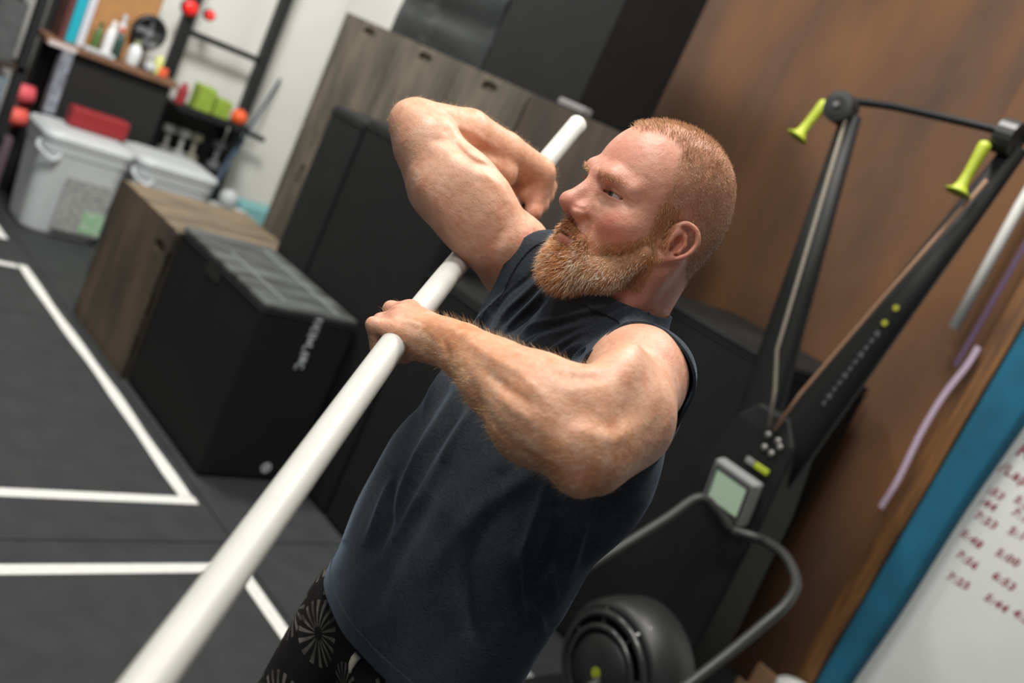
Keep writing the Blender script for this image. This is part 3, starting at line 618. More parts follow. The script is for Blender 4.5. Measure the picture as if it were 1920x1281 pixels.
bm = bmesh.new(); lathe(bm, [(0.03, 0.03), (0.10, 0.025), (0.112, 0.0), (0.10, -0.02), (0.09, -0.02), (0.09, 0.0), (0.03, 0.0)], (0, 0, 0.215), (0, 1, 0.1), 28); put('cage', bm, M_BLKP, fan2, smooth=True)
for k in range(4):
    a = k*math.pi/2; bm = bmesh.new(); box(bm, (0.012, -0.012, -0.02), (0.085, -0.008, 0.02), Matrix.Translation((0, 0, 0.215)) @ Matrix.Rotation(a, 4, 'Y') @ Matrix.Rotation(0.5, 4, 'X')); put('blade', bm, M_('grey_blade', srgb(90, 92, 94), 0.4), fan2)
bm = bmesh.new(); lathe(bm, [(0.02, -0.025), (0.02, 0.03)], (0, 0, 0.215), (0, 1, 0.1), 14); put('hub', bm, M_('grey_hub', srgb(130, 132, 134), 0.4), fan2)
# dark shelving at the left edge
shf = empty('dark_shelf', (1.6, 6.3, 0)); tag(shf, 'dark cluttered shelf unit at far left of the bench', 'shelf')
for z in (0.35, 0.78, 1.25, 1.70):
    bm = bmesh.new(); box(bm, (-0.45, -0.20, z), (0.27, 0.25, z+0.03)); put('shelf_board', bm, M_('dark_stained_board', srgb(60, 48, 38), 0.7, noise=0.3, nscale=9), shf)
for x in (-0.45, 0.22):
    bm = bmesh.new(); box(bm, (x, -0.20, 0), (x+0.05, -0.15, 2.2)); put('post', bm, M_RACK, shf)
bm = bmesh.new(); box(bm, (-0.45, 0.25, 0), (0.27, 0.27, 2.2)); put('back_board', bm, M_('dark_back_board', srgb(46, 40, 36), 0.8), shf)
for k, (x, z, w_b, h_b, c, lab_) in enumerate([(1.50, 0.811, 0.16, 0.30, (66, 62, 58), 'dark grey carton on the left shelf unit, middle shelf'), (1.72, 0.811, 0.15, 0.34, (82, 84, 84), 'slate grey carton on the left shelf unit, beside its post'), (1.48, 1.281, 0.2, 0.3, (50, 48, 46), 'black carton on the upper left shelf'), (1.74, 1.281, 0.13, 0.26, (90, 92, 90), 'grey green carton on the upper left shelf'), (1.74, 0.381, 0.13, 0.34, (120, 132, 140), 'blue grey carton on the lower left shelf')]):
    bm = bmesh.new(); box(bm, (-w_b/2, -0.1, 0), (w_b/2, 0.1, h_b)); box(bm, (-0.02, -0.102, 0.0), (0.02, -0.1, h_b)); o = put('carton', bm, M_('carton_%d' % k, srgb(*c), 0.7, noise=0.3, nscale=14), bevel=0.004); o.location = (x, 6.24, z); tag(o, lab_, 'carton', 'cartons on the left shelf unit')

# ================================================================== the man
# The body is one implicit surface (smooth unions of tapered limbs and muscles) meshed once.
class Field:
    def __init__(s, xs, ys, zs):
        s.ax = [np.asarray(a, np.float32) for a in (xs, ys, zs)]
        s.D = np.full([len(a) for a in s.ax], 1.0, np.float32)
    def sub(s, lo, hi):
        sl = []
        for a, l, h in zip(s.ax, lo, hi):
            i, j = np.searchsorted(a, l), np.searchsorted(a, h)
            sl.append(slice(max(i-1, 0), min(j+1, len(a))))
        sl = tuple(sl)
        if any(q.stop <= q.start for q in sl): return None, None
        g = [s.ax[0][sl[0]][:, None, None], s.ax[1][sl[1]][None, :, None], s.ax[2][sl[2]][None, None, :]]
        return sl, g
    def mix(s, sl, d, k, op):
        A = s.D[sl]
        if op == 'u':
            h = np.maximum(k-np.abs(A-d), 0)/k; s.D[sl] = np.minimum(A, d)-h*h*k*0.25
        else:
            h = np.maximum(k-np.abs(A+d), 0)/k; s.D[sl] = np.maximum(A, -d)+h*h*k*0.25
    def cone(s, a, b, ra, rb, k=0.012, op='u'):
        a = np.asarray(a, float); b = np.asarray(b, float); m = max(ra, rb)+k+0.012
        sl, g = s.sub(np.minimum(a, b)-m, np.maximum(a, b)+m)
        if sl is None: return
        ab = b-a; L = float(ab@ab)+1e-12
        t = np.clip(((g[0]-a[0])*ab[0]+(g[1]-a[1])*ab[1]+(g[2]-a[2])*ab[2])/L, 0, 1)
        d = np.sqrt((g[0]-a[0]-t*ab[0])**2+(g[1]-a[1]-t*ab[1])**2+(g[2]-a[2]-t*ab[2])**2)-(ra+(rb-ra)*t)
        s.mix(sl, d.astype(np.float32), k, op)
    def chain(s, pts, rs, k=0.01, op='u'):
        for i in range(len(pts)-1): s.cone(pts[i], pts[i+1], rs[i], rs[i+1], k, op)
    def ell(s, c, rad, axes=np.eye(3), k=0.015, op='u'):
        c = np.asarray(c, float); axes = np.asarray(axes, float)
        m = np.sqrt(((axes*np.asarray(rad)[:, None])**2).sum(0))+k+0.012
        sl, g = s.sub(c-m, c+m)
        if sl is None: return
        k0 = 0; k1 = 0
        for ax, r in zip(axes, rad):
            q = (g[0]-c[0])*ax[0]+(g[1]-c[1])*ax[1]+(g[2]-c[2])*ax[2]
            k0 = k0+(q/r)**2; k1 = k1+(q/(r*r))**2
        k0 = np.sqrt(k0); k1 = np.sqrt(k1)+1e-6
        s.mix(sl, (k0*(k0-1)/k1).astype(np.float32), k, op)
    def bump(s, c, rad, amp, axes=np.eye(3)):
        """push the surface out by amp near c"""
        c = np.asarray(c, float); rad = np.broadcast_to(rad, 3); m = np.sqrt(((np.asarray(axes)*rad[:, None])**2).sum(0))*2.2
        sl, g = s.sub(c-m, c+m)
        if sl is None: return
        e = 0
        for ax, r in zip(np.asarray(axes, float), rad):
            e = e+(((g[0]-c[0])*ax[0]+(g[1]-c[1])*ax[1]+(g[2]-c[2])*ax[2])/r)**2
        s.D[sl] -= (amp*np.exp(-e)).astype(np.float32)
    def groove(s, pts, w, amp):
        """press a line in (amp>0) or raise it (amp<0) along a polyline"""
        for a, b in zip(pts[:-1], pts[1:]):
            pass
        P0 = np.asarray(pts, float); m = w*2.4
        sl, g = s.sub(P0.min(0)-m, P0.max(0)+m)
        if sl is None: return
        best = None
        for a, b in zip(P0[:-1], P0[1:]):
            ab = b-a; t = np.clip(((g[0]-a[0])*ab[0]+(g[1]-a[1])*ab[1]+(g[2]-a[2])*ab[2])/float(ab@ab), 0, 1)
            d2 = (g[0]-a[0]-t*ab[0])**2+(g[1]-a[1]-t*ab[1])**2+(g[2]-a[2]-t*ab[2])**2
            best = d2 if best is None else np.minimum(best, d2)
        s.D[sl] += (amp*np.exp(-best/(w*w))).astype(np.float32)
    def pxgroove(s, pts, z0, z1, w, amp):
        """press (amp>0) or raise (amp<0) a line given by pixel points on the near side between depths z0 and z1; w in pixels"""
        pts = np.array(smooth_path([(a, b, 0) for a, b in pts], 4))[:, :2]
        q = (pts-np.array([960.0, 640.5]))/FPX; m = 2.5*w/FPX
        zz = (z0, z1)
        c = [(q[:, 0].min()-m), (q[:, 0].max()+m), (q[:, 1].min()-m), (q[:, 1].max()+m)]
        sl, g = s.sub((min(c[0]*z for z in zz), min(c[2]*z for z in zz), z0), (max(c[1]*z for z in zz), max(c[3]*z for z in zz), z1))
        if sl is None: return
        u = g[0]/g[2]; v = g[1]/g[2]; best = None; n = len(q)-1; fade = None
        for i in range(n):
            a, b = q[i], q[i+1]; ab = b-a; t = np.clip(((u-a[0])*ab[0]+(v-a[1])*ab[1])/float(ab@ab), 0, 1)
            d2 = (u-a[0]-t*ab[0])**2+(v-a[1]-t*ab[1])**2; fd = np.sin(np.pi*np.clip((i+t)/n*0.84+0.08, 0, 1))
            if best is None: best, fade = d2, fd
            else: fade = np.where(d2 < best, fd, fade); best = np.minimum(best, d2)
        zf = np.clip((z1-g[2])/0.03, 0, 1)
        s.D[sl] += (amp*np.exp(-best/(w/FPX)**2)*fade*zf).astype(np.float32)
    def mesh(s):
        return surface_nets(s.D, s.ax)

def surface_nets(D, ax):
    S = (D < 0).view(np.uint8)
    c = S[:-1, :-1, :-1]+S[1:, :-1, :-1]+S[:-1, 1:, :-1]+S[1:, 1:, :-1]+S[:-1, :-1, 1:]+S[1:, :-1, 1:]+S[:-1, 1:, 1:]+S[1:, 1:, 1:]
    sh = c.shape
    flat = np.flatnonzero((c > 0) & (c < 8))
    del c
    i, j, k = np.unravel_index(flat, sh)
    corner = {}
    for a in (0, 1):
        for b in (0, 1):
            for e in (0, 1):
                corner[a, b, e] = D[i+a, j+b, k+e]
    acc = np.zeros((len(flat), 3)); n = np.zeros(len(flat))
    keys = list(corner)
    for q in keys:
        for axis in range(3):
            if q[axis]: continue
            q2 = tuple(1 if m == axis else q[m] for m in range(3))
            da, db = corner[q], corner[q2]
            m = (da < 0) != (db < 0)
            t = da[m]/(da[m]-db[m])
            for w in range(3):
                acc[m, w] += q[w] + (t if w == axis else 0)
            n[m] += 1
    acc /= n[:, None]
    idx = np.stack([i, j, k], 1)+acc
    V = np.stack([np.interp(idx[:, w], np.arange(len(ax[w])), ax[w]) for w in range(3)], 1)
    quads = []
    st = (sh[1]*sh[2], sh[2], 1)
    for axis in range(3):
        o1, o2 = [(1, 2), (2, 0), (0, 1)][axis]
        lo = [slice(None)]*3; hi = [slice(None)]*3
        lo[axis] = slice(0, -1); hi[axis] = slice(1, None)
        for o in (o1, o2): lo[o] = slice(1, -1); hi[o] = slice(1, -1)
        A = S[tuple(lo)]; B = S[tuple(hi)]
        e = np.argwhere(A != B)
        if not len(e): continue
        sgn = A[e[:, 0], e[:, 1], e[:, 2]]
        e[:, o1] += 1; e[:, o2] += 1
        base = e[:, 0]*st[0]+e[:, 1]*st[1]+e[:, 2]
        q = np.stack([base-st[o1]-st[o2], base-st[o2], base, base-st[o1]], 1)
        q[sgn == 0] = q[sgn == 0][:, ::-1]
        quads.append(q)
    Q = np.searchsorted(flat, np.concatenate(quads))
    return V, Q

def axis_steps(lo, hi, coarse, fine_ranges):
    """grid line positions: coarse spacing with finer runs (start, end, step)"""
    out = [lo]
    while out[-1] < hi:
        x = out[-1]; st = coarse
        for a, b, f in fine_ranges:
            if a <= x < b: st = min(st, f)
        out.append(x+st)
    return np.array(out)

def npmesh(name, V, Fq, mat, parent=None, smooth=True):
    me = bpy.data.meshes.new(name)
    Fq = np.asarray(Fq); n = Fq.shape[1]
    me.vertices.add(len(V)); me.vertices.foreach_set('co', np.asarray(V, np.float32).ravel())
    me.loops.add(Fq.size); me.loops.foreach_set('vertex_index', Fq.astype(np.int32).ravel())
    me.polygons.add(len(Fq)); me.polygons.foreach_set('loop_start', np.arange(0, Fq.size, n, dtype=np.int32))
    me.update(calc_edges=True); me.validate()
    me.polygons.foreach_set('use_smooth', np.full(len(me.polygons), smooth))
    if mat: me.materials.append(mat)
    o = bpy.data.objects.new(name, me)
    COL.objects.link(o)
    if parent: o.parent = parent
    return o

def vnormals(V, Q):
    fn = np.cross(V[Q[:, 2]]-V[Q[:, 0]], V[Q[:, 3]]-V[Q[:, 1]])
    N = np.zeros_like(V)
    for c in range(4):
        for w in range(3): N[:, w] += np.bincount(Q[:, c], fn[:, w], len(V))
    return N/(np.linalg.norm(N, axis=1)[:, None]+1e-12)

def relax(V, Q, it=1, lam=0.5):
    for _ in range(it):
        S = np.zeros_like(V); n = np.zeros(len(V))
        for c in range(4):
            a = Q[:, c]; b = Q[:, (c+1) % 4]
            for w in range(3): S[:, w] += np.bincount(a, V[b, w], len(V))+np.bincount(b, V[a, w], len(V))
            n += np.bincount(a, minlength=len(V))+np.bincount(b, minlength=len(V))
        V = V+lam*(S/np.maximum(n, 1)[:, None]-V)
    return V

def nrm(v): v = np.asarray(v, float); return v/np.linalg.norm(v)

# ---- frames, all in camera axes (metres): x right, y down, z away
PSI = math.radians(60)
HU = nrm(UPC + 0.0*XC)
HF = nrm(-math.sin(PSI)*XC - math.cos(PSI)*YC)
HL = np.cross(HU, HF)
HAX = np.array([HL, HF, HU])
HS = 1.0
HO = P(1145, 360, 1.30) - (0.032*HL+0.078*HF)
def H(x, y, z): return HO + HS*(x*HL + y*HF + z*HU)
def hloc(V): return (V-HO) @ HAX.T / HS           # camera axes -> head axes

S_L = P(1197, 708, 1.245); S_R = P(962, 468, 1.52)
NECK = P(1150, 590, 1.415)
PELV = P(800, 1205, 1.50)
TU = nrm(NECK-PELV)
TL = S_L-S_R; TL = nrm(TL-TU*(TL@TU))
TF = np.cross(TL, TU)
TAX = np.array([TL, TF, TU]); TLEN = np.linalg.norm(NECK-PELV)
def T(l, f, t): return PELV + l*TL + f*TF + t*TU
def tloc(V): return (V-PELV) @ TAX.T

# pipe centre line (camera axes)
PIPE_R = 0.0176
PIPE = smooth_path([P(278, 1281, 0.705)+1.2*(P(278, 1281, 0.705)-P(470, 1018, 0.87)), P(278, 1281, 0.705), P(470, 1018, 0.87), P(722, 668, 1.20), P(800, 566, 1.355), P(855, 498, 1.49),
                    P(905, 440, 1.60), P(992, 341, 1.705), P(1083, 232, 1.86)], 10)
PIPE_A = np.array(PIPE)
def pipe_at(p):
    """nearest point and direction on the pipe"""
    i = int(np.argmin(((PIPE_A-p)**2).sum(1))); i = min(max(i, 1), len(PIPE_A)-2)
    return PIPE_A[i], nrm(PIPE_A[i+1]-PIPE_A[i-1])

# ---- body field
xs = axis_steps(-0.40, 0.40, 0.003, [(0.055, 0.335, 0.0014), (-0.185, -0.055, 0.002)])
ys = axis_steps(-0.40, 0.50, 0.003, [(-0.345, -0.075, 0.0014), (-0.07, 0.045, 0.002)])
zs = axis_steps(0.94, 1.86, 0.003, [(1.20, 1.52, 0.0015), (1.13, 1.20, 0.002), (1.52, 1.75, 0.0025)])
B = Field(xs, ys, zs)

# torso
B.ell(T(0, 0.0, 0.00), (0.165, 0.12, 0.13), TAX, 0.05)
B.ell(T(0, 0.02, 0.15), (0.16, 0.12, 0.17), TAX, 0.05)
B.ell(T(0, 0.015, 0.34), (0.160, 0.112, 0.17), TAX, 0.05)
B.ell(T(0.08, 0.062, 0.39), (0.08, 0.045, 0.065), TAX, 0.03)
B.ell(T(-0.08, 0.062, 0.39), (0.08, 0.045, 0.065), TAX, 0.03)
for s_ in (1, -1):
    B.cone(T(s_*0.03, -0.02, 0.53), T(s_*0.14, -0.015, 0.485), 0.050, 0.045, 0.04)
    B.ell(T(s_*0.112, 0.022, 0.37), (0.042, 0.052, 0.10), TAX, 0.03)
# neck
B.cone(T(0, 0.012, 0.53), H(0, -0.032, -0.05), 0.066, 0.060, 0.03)
B.cone(H(0.062, -0.03, -0.045), T(0.02, 0.04, 0.52), 0.018, 0.014, 0.03)      # neck muscle
B.cone(H(0, -0.075, -0.03), T(0, -0.022, 0.53), 0.042, 0.05, 0.03)
B.ell(H(0, -0.07, 0.0), (0.066, 0.055, 0.055), HAX, 0.03)

# left (near) arm
E_L = P(1090, 884, 1.06); W_L = P(842, 640, 1.215)
B.ell(P(1188, 707, 1.238), (0.053, 0.052, 0.062), TAX, 0.03)
B.chain([S_L, P(1165, 775, 1.145), P(1105, 815, 1.085)], [0.058, 0.058, 0.050], 0.02)
B.ell(P(1150, 720, 1.12), (0.03, 0.045, 0.07), np.array([nrm(np.cross(E_L-S_L, TU)), nrm(np.cross(nrm(np.cross(E_L-S_L, TU)), E_L-S_L)), nrm(E_L-S_L)]), 0.02)
B.cone(P(1175, 805, 1.145), P(1115, 862, 1.085), 0.044, 0.039, 0.02)            # triceps
B.cone(P(1100, 880, 1.06), P(1085, 895, 1.055), 0.026, 0.022, 0.02)           # elbow
B.chain([P(1075, 835, 1.06), P(1010, 782, 1.09), P(930, 712, 1.15), P(868, 658, 1.20), W_L], [0.040, 0.053, 0.039, 0.029, 0.026], 0.02)
B.cone(P(1085, 745, 1.08), P(1000, 728, 1.105), 0.034, 0.036, 0.025)           # brachioradialis
B.cone(P(1000, 728, 1.105), P(905, 668, 1.17), 0.034, 0.022, 0.025)

# right (far) arm
E_R = P(765, 217, 1.50)
def ru(px, py, z=1.5): return P(px, py, z)
B.ell(P(962, 474, 1.53), (0.05, 0.05, 0.055), TAX, 0.03)
B.cone(P(962, 476, 1.53), T(-0.10, -0.02, 0.47), 0.05, 0.06, 0.04)
B.cone(P(1190, 710, 1.245), T(0.08, 0.012, 0.44), 0.048, 0.050, 0.04)
B.chain([ru(935, 450, 1.50), ru(862, 345, 1.485), ru(800, 262, 1.50)], [0.056, 0.053, 0.044], 0.02)
_ua = nrm(E_R-S_R); _ub = nrm(np.cross(_ua, [0, 0, 1.0])); UAX = np.array([_ua, _ub, np.cross(_ua, _ub)])
B.ell(ru(900, 378, 1.475), (0.066, 0.046, 0.044), UAX, 0.018)                 # biceps
B.ell(ru(853, 402, 1.482), (0.085, 0.038, 0.045), UAX, 0.025)                  # triceps
B.chain([ru(793, 264, 1.5), ru(768, 221, 1.505), ru(782, 213, 1.51)], [0.036, 0.0185, 0.018], 0.03)
B.cone(ru(820, 350, 1.5), ru(776, 240, 1.5), 0.042, 0.026, 0.03)
W_R = P(1008, 322, 1.655)
B.chain([ru(800, 226, 1.515), ru(878, 252, 1.56), ru(945, 287, 1.61), W_R], [0.030, 0.039, 0.034, 0.027], 0.007)
B.cone(ru(852, 276, 1.54), ru(940, 322, 1.60), 0.031, 0.027, 0.006)

# ---- hands
def hand(root, mcp, rm, palm_r, grip_k, finger_r, angles, radii, side):
    """palm from wrist to four knuckles, four fingers curled round the pipe, thumb round the other way"""
    for m, r in zip(mcp, rm):
        B.cone(root, m, palm_r, r, 0.012)
    for a, b in zip(mcp[:-1], mcp[1:]):
        B.cone(a, b, 0.0105, 0.0105, 0.008)
    for m, ang, rad, fr in zip(mcp, angles, radii, finger_r):
        c, d = pipe_at(m)
        v = m-c; v = v-d*(v@d); e1 = nrm(v); e2 = np.cross(d, e1)*side
        pts = [m]
        for a, r in zip(ang, rad):
            a = math.radians(a)
            pts.append(c + (math.cos(a)*e1+math.sin(a)*e2)*r)
        rs = [fr*1.15, fr*1.08, fr*1.0, fr*0.94, fr*0.80]
        for i in range(len(pts)-1):
            B.cone(pts[i], pts[i+1], rs[i], rs[i+1], 0.0045 if i else 0.009)

# near hand: knuckles little finger ... index, along the pipe away from the camera
mcpL = [P(742, 624, 1.232), P(744, 606, 1.250), P(752, 593, 1.268), P(769, 583, 1.292)]
hand(P(836, 640, 1.214), mcpL, [0.0125, 0.013, 0.0135, 0.0135], 0.021, 1, [0.0092, 0.0098, 0.0102, 0.0098],
     [(62, 118, 165, 205), (62, 120, 168, 210), (62, 120, 170, 212), (62, 120, 165, 208)],
     [(0.0345, 0.0295, 0.0262, 0.026), (0.0350, 0.030, 0.0265, 0.0262), (0.0340, 0.0295, 0.0268, 0.0265), (0.0320, 0.029, 0.0265, 0.0262)], -1)
B.cone(P(824, 660, 1.220), P(768, 654, 1.240), 0.018, 0.0135, 0.012)          # heel of the hand
B.cone(P(828, 628, 1.225), P(792, 608, 1.272), 0.017, 0.014, 0.012)            # thumb base
c_, d_ = pipe_at(P(785, 588, 1.335))
e1_ = nrm(P(792, 608, 1.272)-c_); e1_ = nrm(e1_-d_*(e1_@d_)); e2_ = np.cross(d_, e1_)
B.chain([P(792, 608, 1.272), c_-0.02*d_+0.029*nrm(e1_+0.9*e2_), c_-0.006*d_+0.0275*nrm(0.0*e1_+e2_), c_+0.000*d_+0.0275*nrm(-1.0*e1_+0.5*e2_)], [0.014, 0.0115, 0.0108, 0.009], 0.006)
# far hand
mcpR = [P(1029, 350, 1.700), P(1022, 367, 1.688), P(1012, 384, 1.670), P(1000, 398, 1.652)]
hand(P(1010, 326, 1.660), mcpR, [0.0125, 0.0135, 0.0135, 0.0125], 0.022, 1, [0.0092, 0.0098, 0.0102, 0.0098],
     [(62, 118, 165, 215)]*4, [(0.038, 0.031, 0.0265, 0.0262)]*4, 1)
B.cone(P(1003, 338, 1.660), P(985, 362, 1.655), 0.018, 0.013, 0.012)
B.chain([P(985, 362, 1.655), P(968, 352, 1.668), P(952, 362, 1.650)], [0.0125, 0.0108, 0.009], 0.006)

# ---- head, sculpted in head axes (x = his left, y = forward, z = up)
def hc(a, b, ra, rb, k=0.01, op='u', mirror=True):
    B.cone(H(*a), H(*b), ra, rb, k, op)
    if mirror and (a[0] or b[0]): B.cone(H(-a[0], a[1], a[2]), H(-b[0], b[1], b[2]), ra, rb, k, op)
def rotx(axes, ang):
    c, s = math.cos(ang), math.sin(ang)
    return np.array([axes[0], c*axes[1]+s*axes[2], -s*axes[1]+c*axes[2]])
def rotz_(axes, ang):
    c, s = math.cos(ang), math.sin(ang)
    return np.array([c*axes[0]+s*axes[1], -s*axes[0]+c*axes[1], axes[2]])
def he(c, rad, k=0.012, op='u', mirror=True, yaw=0.0, pitch=0.0):
    for sg in ((1, -1) if (mirror and c[0]) else (1,)):
        B.ell(H(c[0]*sg, c[1], c[2]), rad, rotx(rotz_(HAX, yaw*sg), pitch), k, op)
def hb(c, rad, amp, mirror=True, yaw=0.0):
    for sg in ((1, -1) if (mirror and c[0]) else (1,)):
        B.bump(H(c[0]*sg, c[1], c[2]), rad, amp, rotz_(HAX, yaw*sg))
he((0, -0.022, 0.040), (0.0765, 0.100, 0.080), 0.03)
he((0, 0.018, 0.012), (0.068, 0.064, 0.082), 0.03)
he((0, 0.022, -0.050), (0.062, 0.058, 0.068), 0.03)
hc((0.052, -0.010, -0.060), (0.022, 0.062, -0.108), 0.020, 0.020, 0.03)
he((0, 0.068, -0.108), (0.026, 0.020, 0.020), 0.02)
he((0.046, 0.050, -0.034), (0.022, 0.022, 0.020), 0.03)                       # cheekbones
hc((0.005, 0.0825, 0.0165), (0.026, 0.0790, 0.0170), 0.0100, 0.0105, 0.016)
hc((0.026, 0.0790, 0.0170), (0.050, 0.0615, 0.0140), 0.0105, 0.0085, 0.016)        # brow ridge
he((0.033, 0.097, -0.002), (0.017, 0.0165, 0.0105), 0.014, 's')               # eye sockets
EYE_C = (0.0325, 0.0665, -0.001)
he(EYE_C, (0.0142, 0.0142, 0.0142), 0.005)
# nose
hc((0, 0.081, 0.013), (0, 0.110, -0.030), 0.0078, 0.0098, 0.012)
he((0, 0.1125, -0.035), (0.0112, 0.0112, 0.0105), 0.010)
he((0.0125, 0.0990, -0.041), (0.0085, 0.0115, 0.0085), 0.007)
hc((0.010, 0.083, -0.010), (0.013, 0.090, -0.038), 0.009, 0.011, 0.015)
he((0.0065, 0.1035, -0.0515), (0.0038, 0.0062, 0.0045), 0.004, 's')           # nostrils
B.groove([H(0.017, 0.108, -0.0375), H(0.0222, 0.097, -0.0365), H(0.0215, 0.088, -0.046)], 0.0035, 0.0017)
# mouth
he((0, 0.074, -0.074), (0.032, 0.020, 0.022), 0.02)
he((0, 0.0885, -0.0705), (0.022, 0.0085, 0.0052), 0.006)
he((0, 0.0880, -0.0825), (0.021, 0.0085, 0.0062), 0.006)
he((0, 0.0985, -0.0762), (0.026, 0.012, 0.0013), 0.004, 's')
# cheek crease and folds
for sg in (1, -1):
    B.groove([H(sg*0.021, 0.092, -0.046), H(sg*0.031, 0.083, -0.060), H(sg*0.036, 0.076, -0.078)], 0.006, 0.0018)
    B.groove([H(sg*0.004, 0.094, 0.028), H(sg*0.0075, 0.093, 0.016)], 0.0028, 0.0016)
    B.groove([H(sg*0.012, 0.088, -0.010), H(sg*0.028, 0.083, -0.0185), H(sg*0.045, 0.074, -0.0175)], 0.0035, 0.0010)
    for q in ((0.004, 0.002), (0.0, -0.004), (-0.004, -0.010)):
        B.groove([H(sg*0.053, 0.066, -0.002+q[0]), H(sg*0.062, 0.056, -0.003+q[1])], 0.0022, 0.0007)
for z_ in (0.042, 0.054, 0.066):
    B.groove([H(-0.035, 0.083, z_+0.003), H(-0.012, 0.094, z_), H(0.012, 0.094, z_), H(0.040, 0.081, z_+0.004)], 0.0035, 0.0006)
hb((0.027, 0.088, 0.024), (0.016, 0.012, 0.008), 0.0014)
hb((0.012, 0.092, 0.018), (0.007, 0.009, 0.010), 0.0014)
# eyelids: open slit, lid folds
he((0.0345, 0.0778, -0.0018), (0.0195, 0.0100, 0.0028), 0.0018, 's', yaw=-0.72, pitch=0.0)
hc((0.0195, 0.0785, -0.0030), (0.0190, 0.0770, -0.0035), 0.0022, 0.0022, 0.003, 's')
for sg in (1, -1):
    B.groove([H(sg*0.019, 0.083, 0.006), H(sg*0.032, 0.084, 0.0085), H(sg*0.046, 0.074, 0.004)], 0.0020, 0.0012)
    B.groove([H(sg*0.021, 0.083, -0.0085), H(sg*0.033, 0.0825, -0.011), H(sg*0.046, 0.073, -0.0075)], 0.0022, 0.0010)
# ears
def ear(sg):
    def E(a, b, o):           # a: forward, b: up (tilted back), o: out of the head
        ca, sa = 0.93*math.cos(0.20), 0.93*math.sin(0.20)
        y = -0.012 + a*ca - b*sa - 0.30*o; z = -0.026 + a*sa + b*ca
        return H(sg*(0.0725 + 0.55*o + 0.26*max(0, -a+0.008)), y, z)
    B.ell(E(-0.004, 0.002, 0.006), (0.006, 0.0165, 0.027), rotz_(HAX, -0.35*sg), 0.006)
    rim = [E(0.012, 0.006, 0.006), E(0.013, 0.020, 0.011), E(0.005, 0.0315, 0.015), E(-0.009, 0.0315, 0.018), E(-0.0195, 0.021, 0.020), E(-0.021, 0.006, 0.020), E(-0.016, -0.009, 0.018), E(-0.007, -0.019, 0.014)]
    rim = smooth_path(rim, 4)
    B.chain(rim, list(np.interp(np.linspace(0, 7, len(rim)), range(8), [0.0034, 0.0036, 0.0036, 0.0038, 0.0040, 0.0038, 0.0034, 0.0034])), 0.002)
    B.chain([E(-0.006, -0.020, 0.013), E(0.003, -0.0285, 0.010), E(0.0075, -0.024, 0.007)], [0.0050, 0.0058, 0.0040], 0.005)
    B.groove([E(0.006, 0.024, 0.014), E(-0.008, 0.0245, 0.017), E(-0.0145, 0.013, 0.019), E(-0.014, 0.0, 0.018), E(-0.008, -0.012, 0.015)], 0.0030, 0.0034)
    B.chain([E(-0.006, 0.017, 0.014), E(-0.0105, 0.006, 0.0155), E(-0.009, -0.006, 0.0145), E(-0.001, -0.0135, 0.012)], [0.0028]*4, 0.004)
    B.cone(E(0.001, 0.004, 0.013), E(0.001, -0.006, 0.013), 0.0072, 0.0066, 0.005, 's')
    B.cone(E(0.003, -0.001, 0.010), E(0.006, -0.002, -0.004), 0.0038, 0.0030, 0.003, 's')
    B.cone(E(0.0105, -0.001, 0.010), E(0.010, -0.010, 0.009), 0.0040, 0.0036, 0.004)
ear(1); ear(-1)

# muscle lines and tendons
PG = B.pxgroove
PG([(838, 250), (862, 282), (884, 303), (915, 316), (938, 332)], 1.42, 1.56, 9, 0.0065)          # elbow crease of the raised arm
PG([(800, 262), (840, 268), (865, 285)], 1.42, 1.56, 12, 0.003)
PG([(880, 312), (915, 325), (940, 350), (952, 385)], 1.42, 1.50, 16, -0.0035)
PG([(795, 232), (850, 232), (905, 262), (960, 300)], 1.44, 1.62, 9, -0.0018); PG([(840, 246), (900, 280), (950, 312)], 1.44, 1.62, 8, 0.0022)
PG([(770, 300), (800, 370), (845, 440), (880, 500)], 1.42, 1.52, 22, -0.002)
PG([(948, 372), (950, 420), (925, 470)], 1.42, 1.52, 11, 0.0028)
PG([(894, 680), (935, 718), (978, 748), (1010, 762)], 1.0, 1.2, 11, 0.0034)                       # forearm of the near arm
PG([(845, 612), (910, 662), (975, 700), (1030, 755)], 1.0, 1.2, 10, -0.0024)
PG([(925, 722), (960, 765), (1010, 800)], 1.0, 1.2, 11, -0.0022)
PG([(870, 690), (905, 760), (950, 820), (1010, 865)], 1.0, 1.2, 9, 0.0018)
PG([(1040, 700), (1090, 712), (1140, 708)], 1.0, 1.2, 12, 0.003)
PG([(1080, 760), (1130, 800), (1160, 790), (1190, 760)], 1.0, 1.2, 20, 0.002); PG([(1060, 815), (1100, 810), (1150, 822), (1190, 800)], 1.0, 1.2, 14, -0.0018)
PG([(1240, 720), (1242, 770), (1225, 830)], 1.0, 1.3, 16, 0.0025)
PG([(830, 632), (838, 655), (835, 672)], 1.1, 1.3, 6, 0.002); PG([(776, 625), (790, 612), (800, 602)], 1.1, 1.3, 4, 0.0012); PG([(764, 622), (778, 606)], 1.1, 1.3, 4, 0.001)
PG([(748, 600), (775, 606), (805, 618)], 1.1, 1.35, 4, -0.0010); PG([(762, 588), (790, 600), (815, 614)], 1.1, 1.35, 4, -0.0008)
def lines(pts, w, amp): B.groove(pts, w, amp)

V, Q = B.mesh()
del B
V = relax(V, Q, 1, 0.35)
print('body', len(V), len(Q))

# ------------------------------------------------------------------ skin colour, eyes
FOOT = W(PELV); FOOT = np.array([FOOT[0], FOOT[1], 0.0])
person = empty('person', tuple(FOOT))
tag(person, 'bearded man with cropped ginger hair in a navy sleeveless shirt, stretching with a white pipe', 'person')

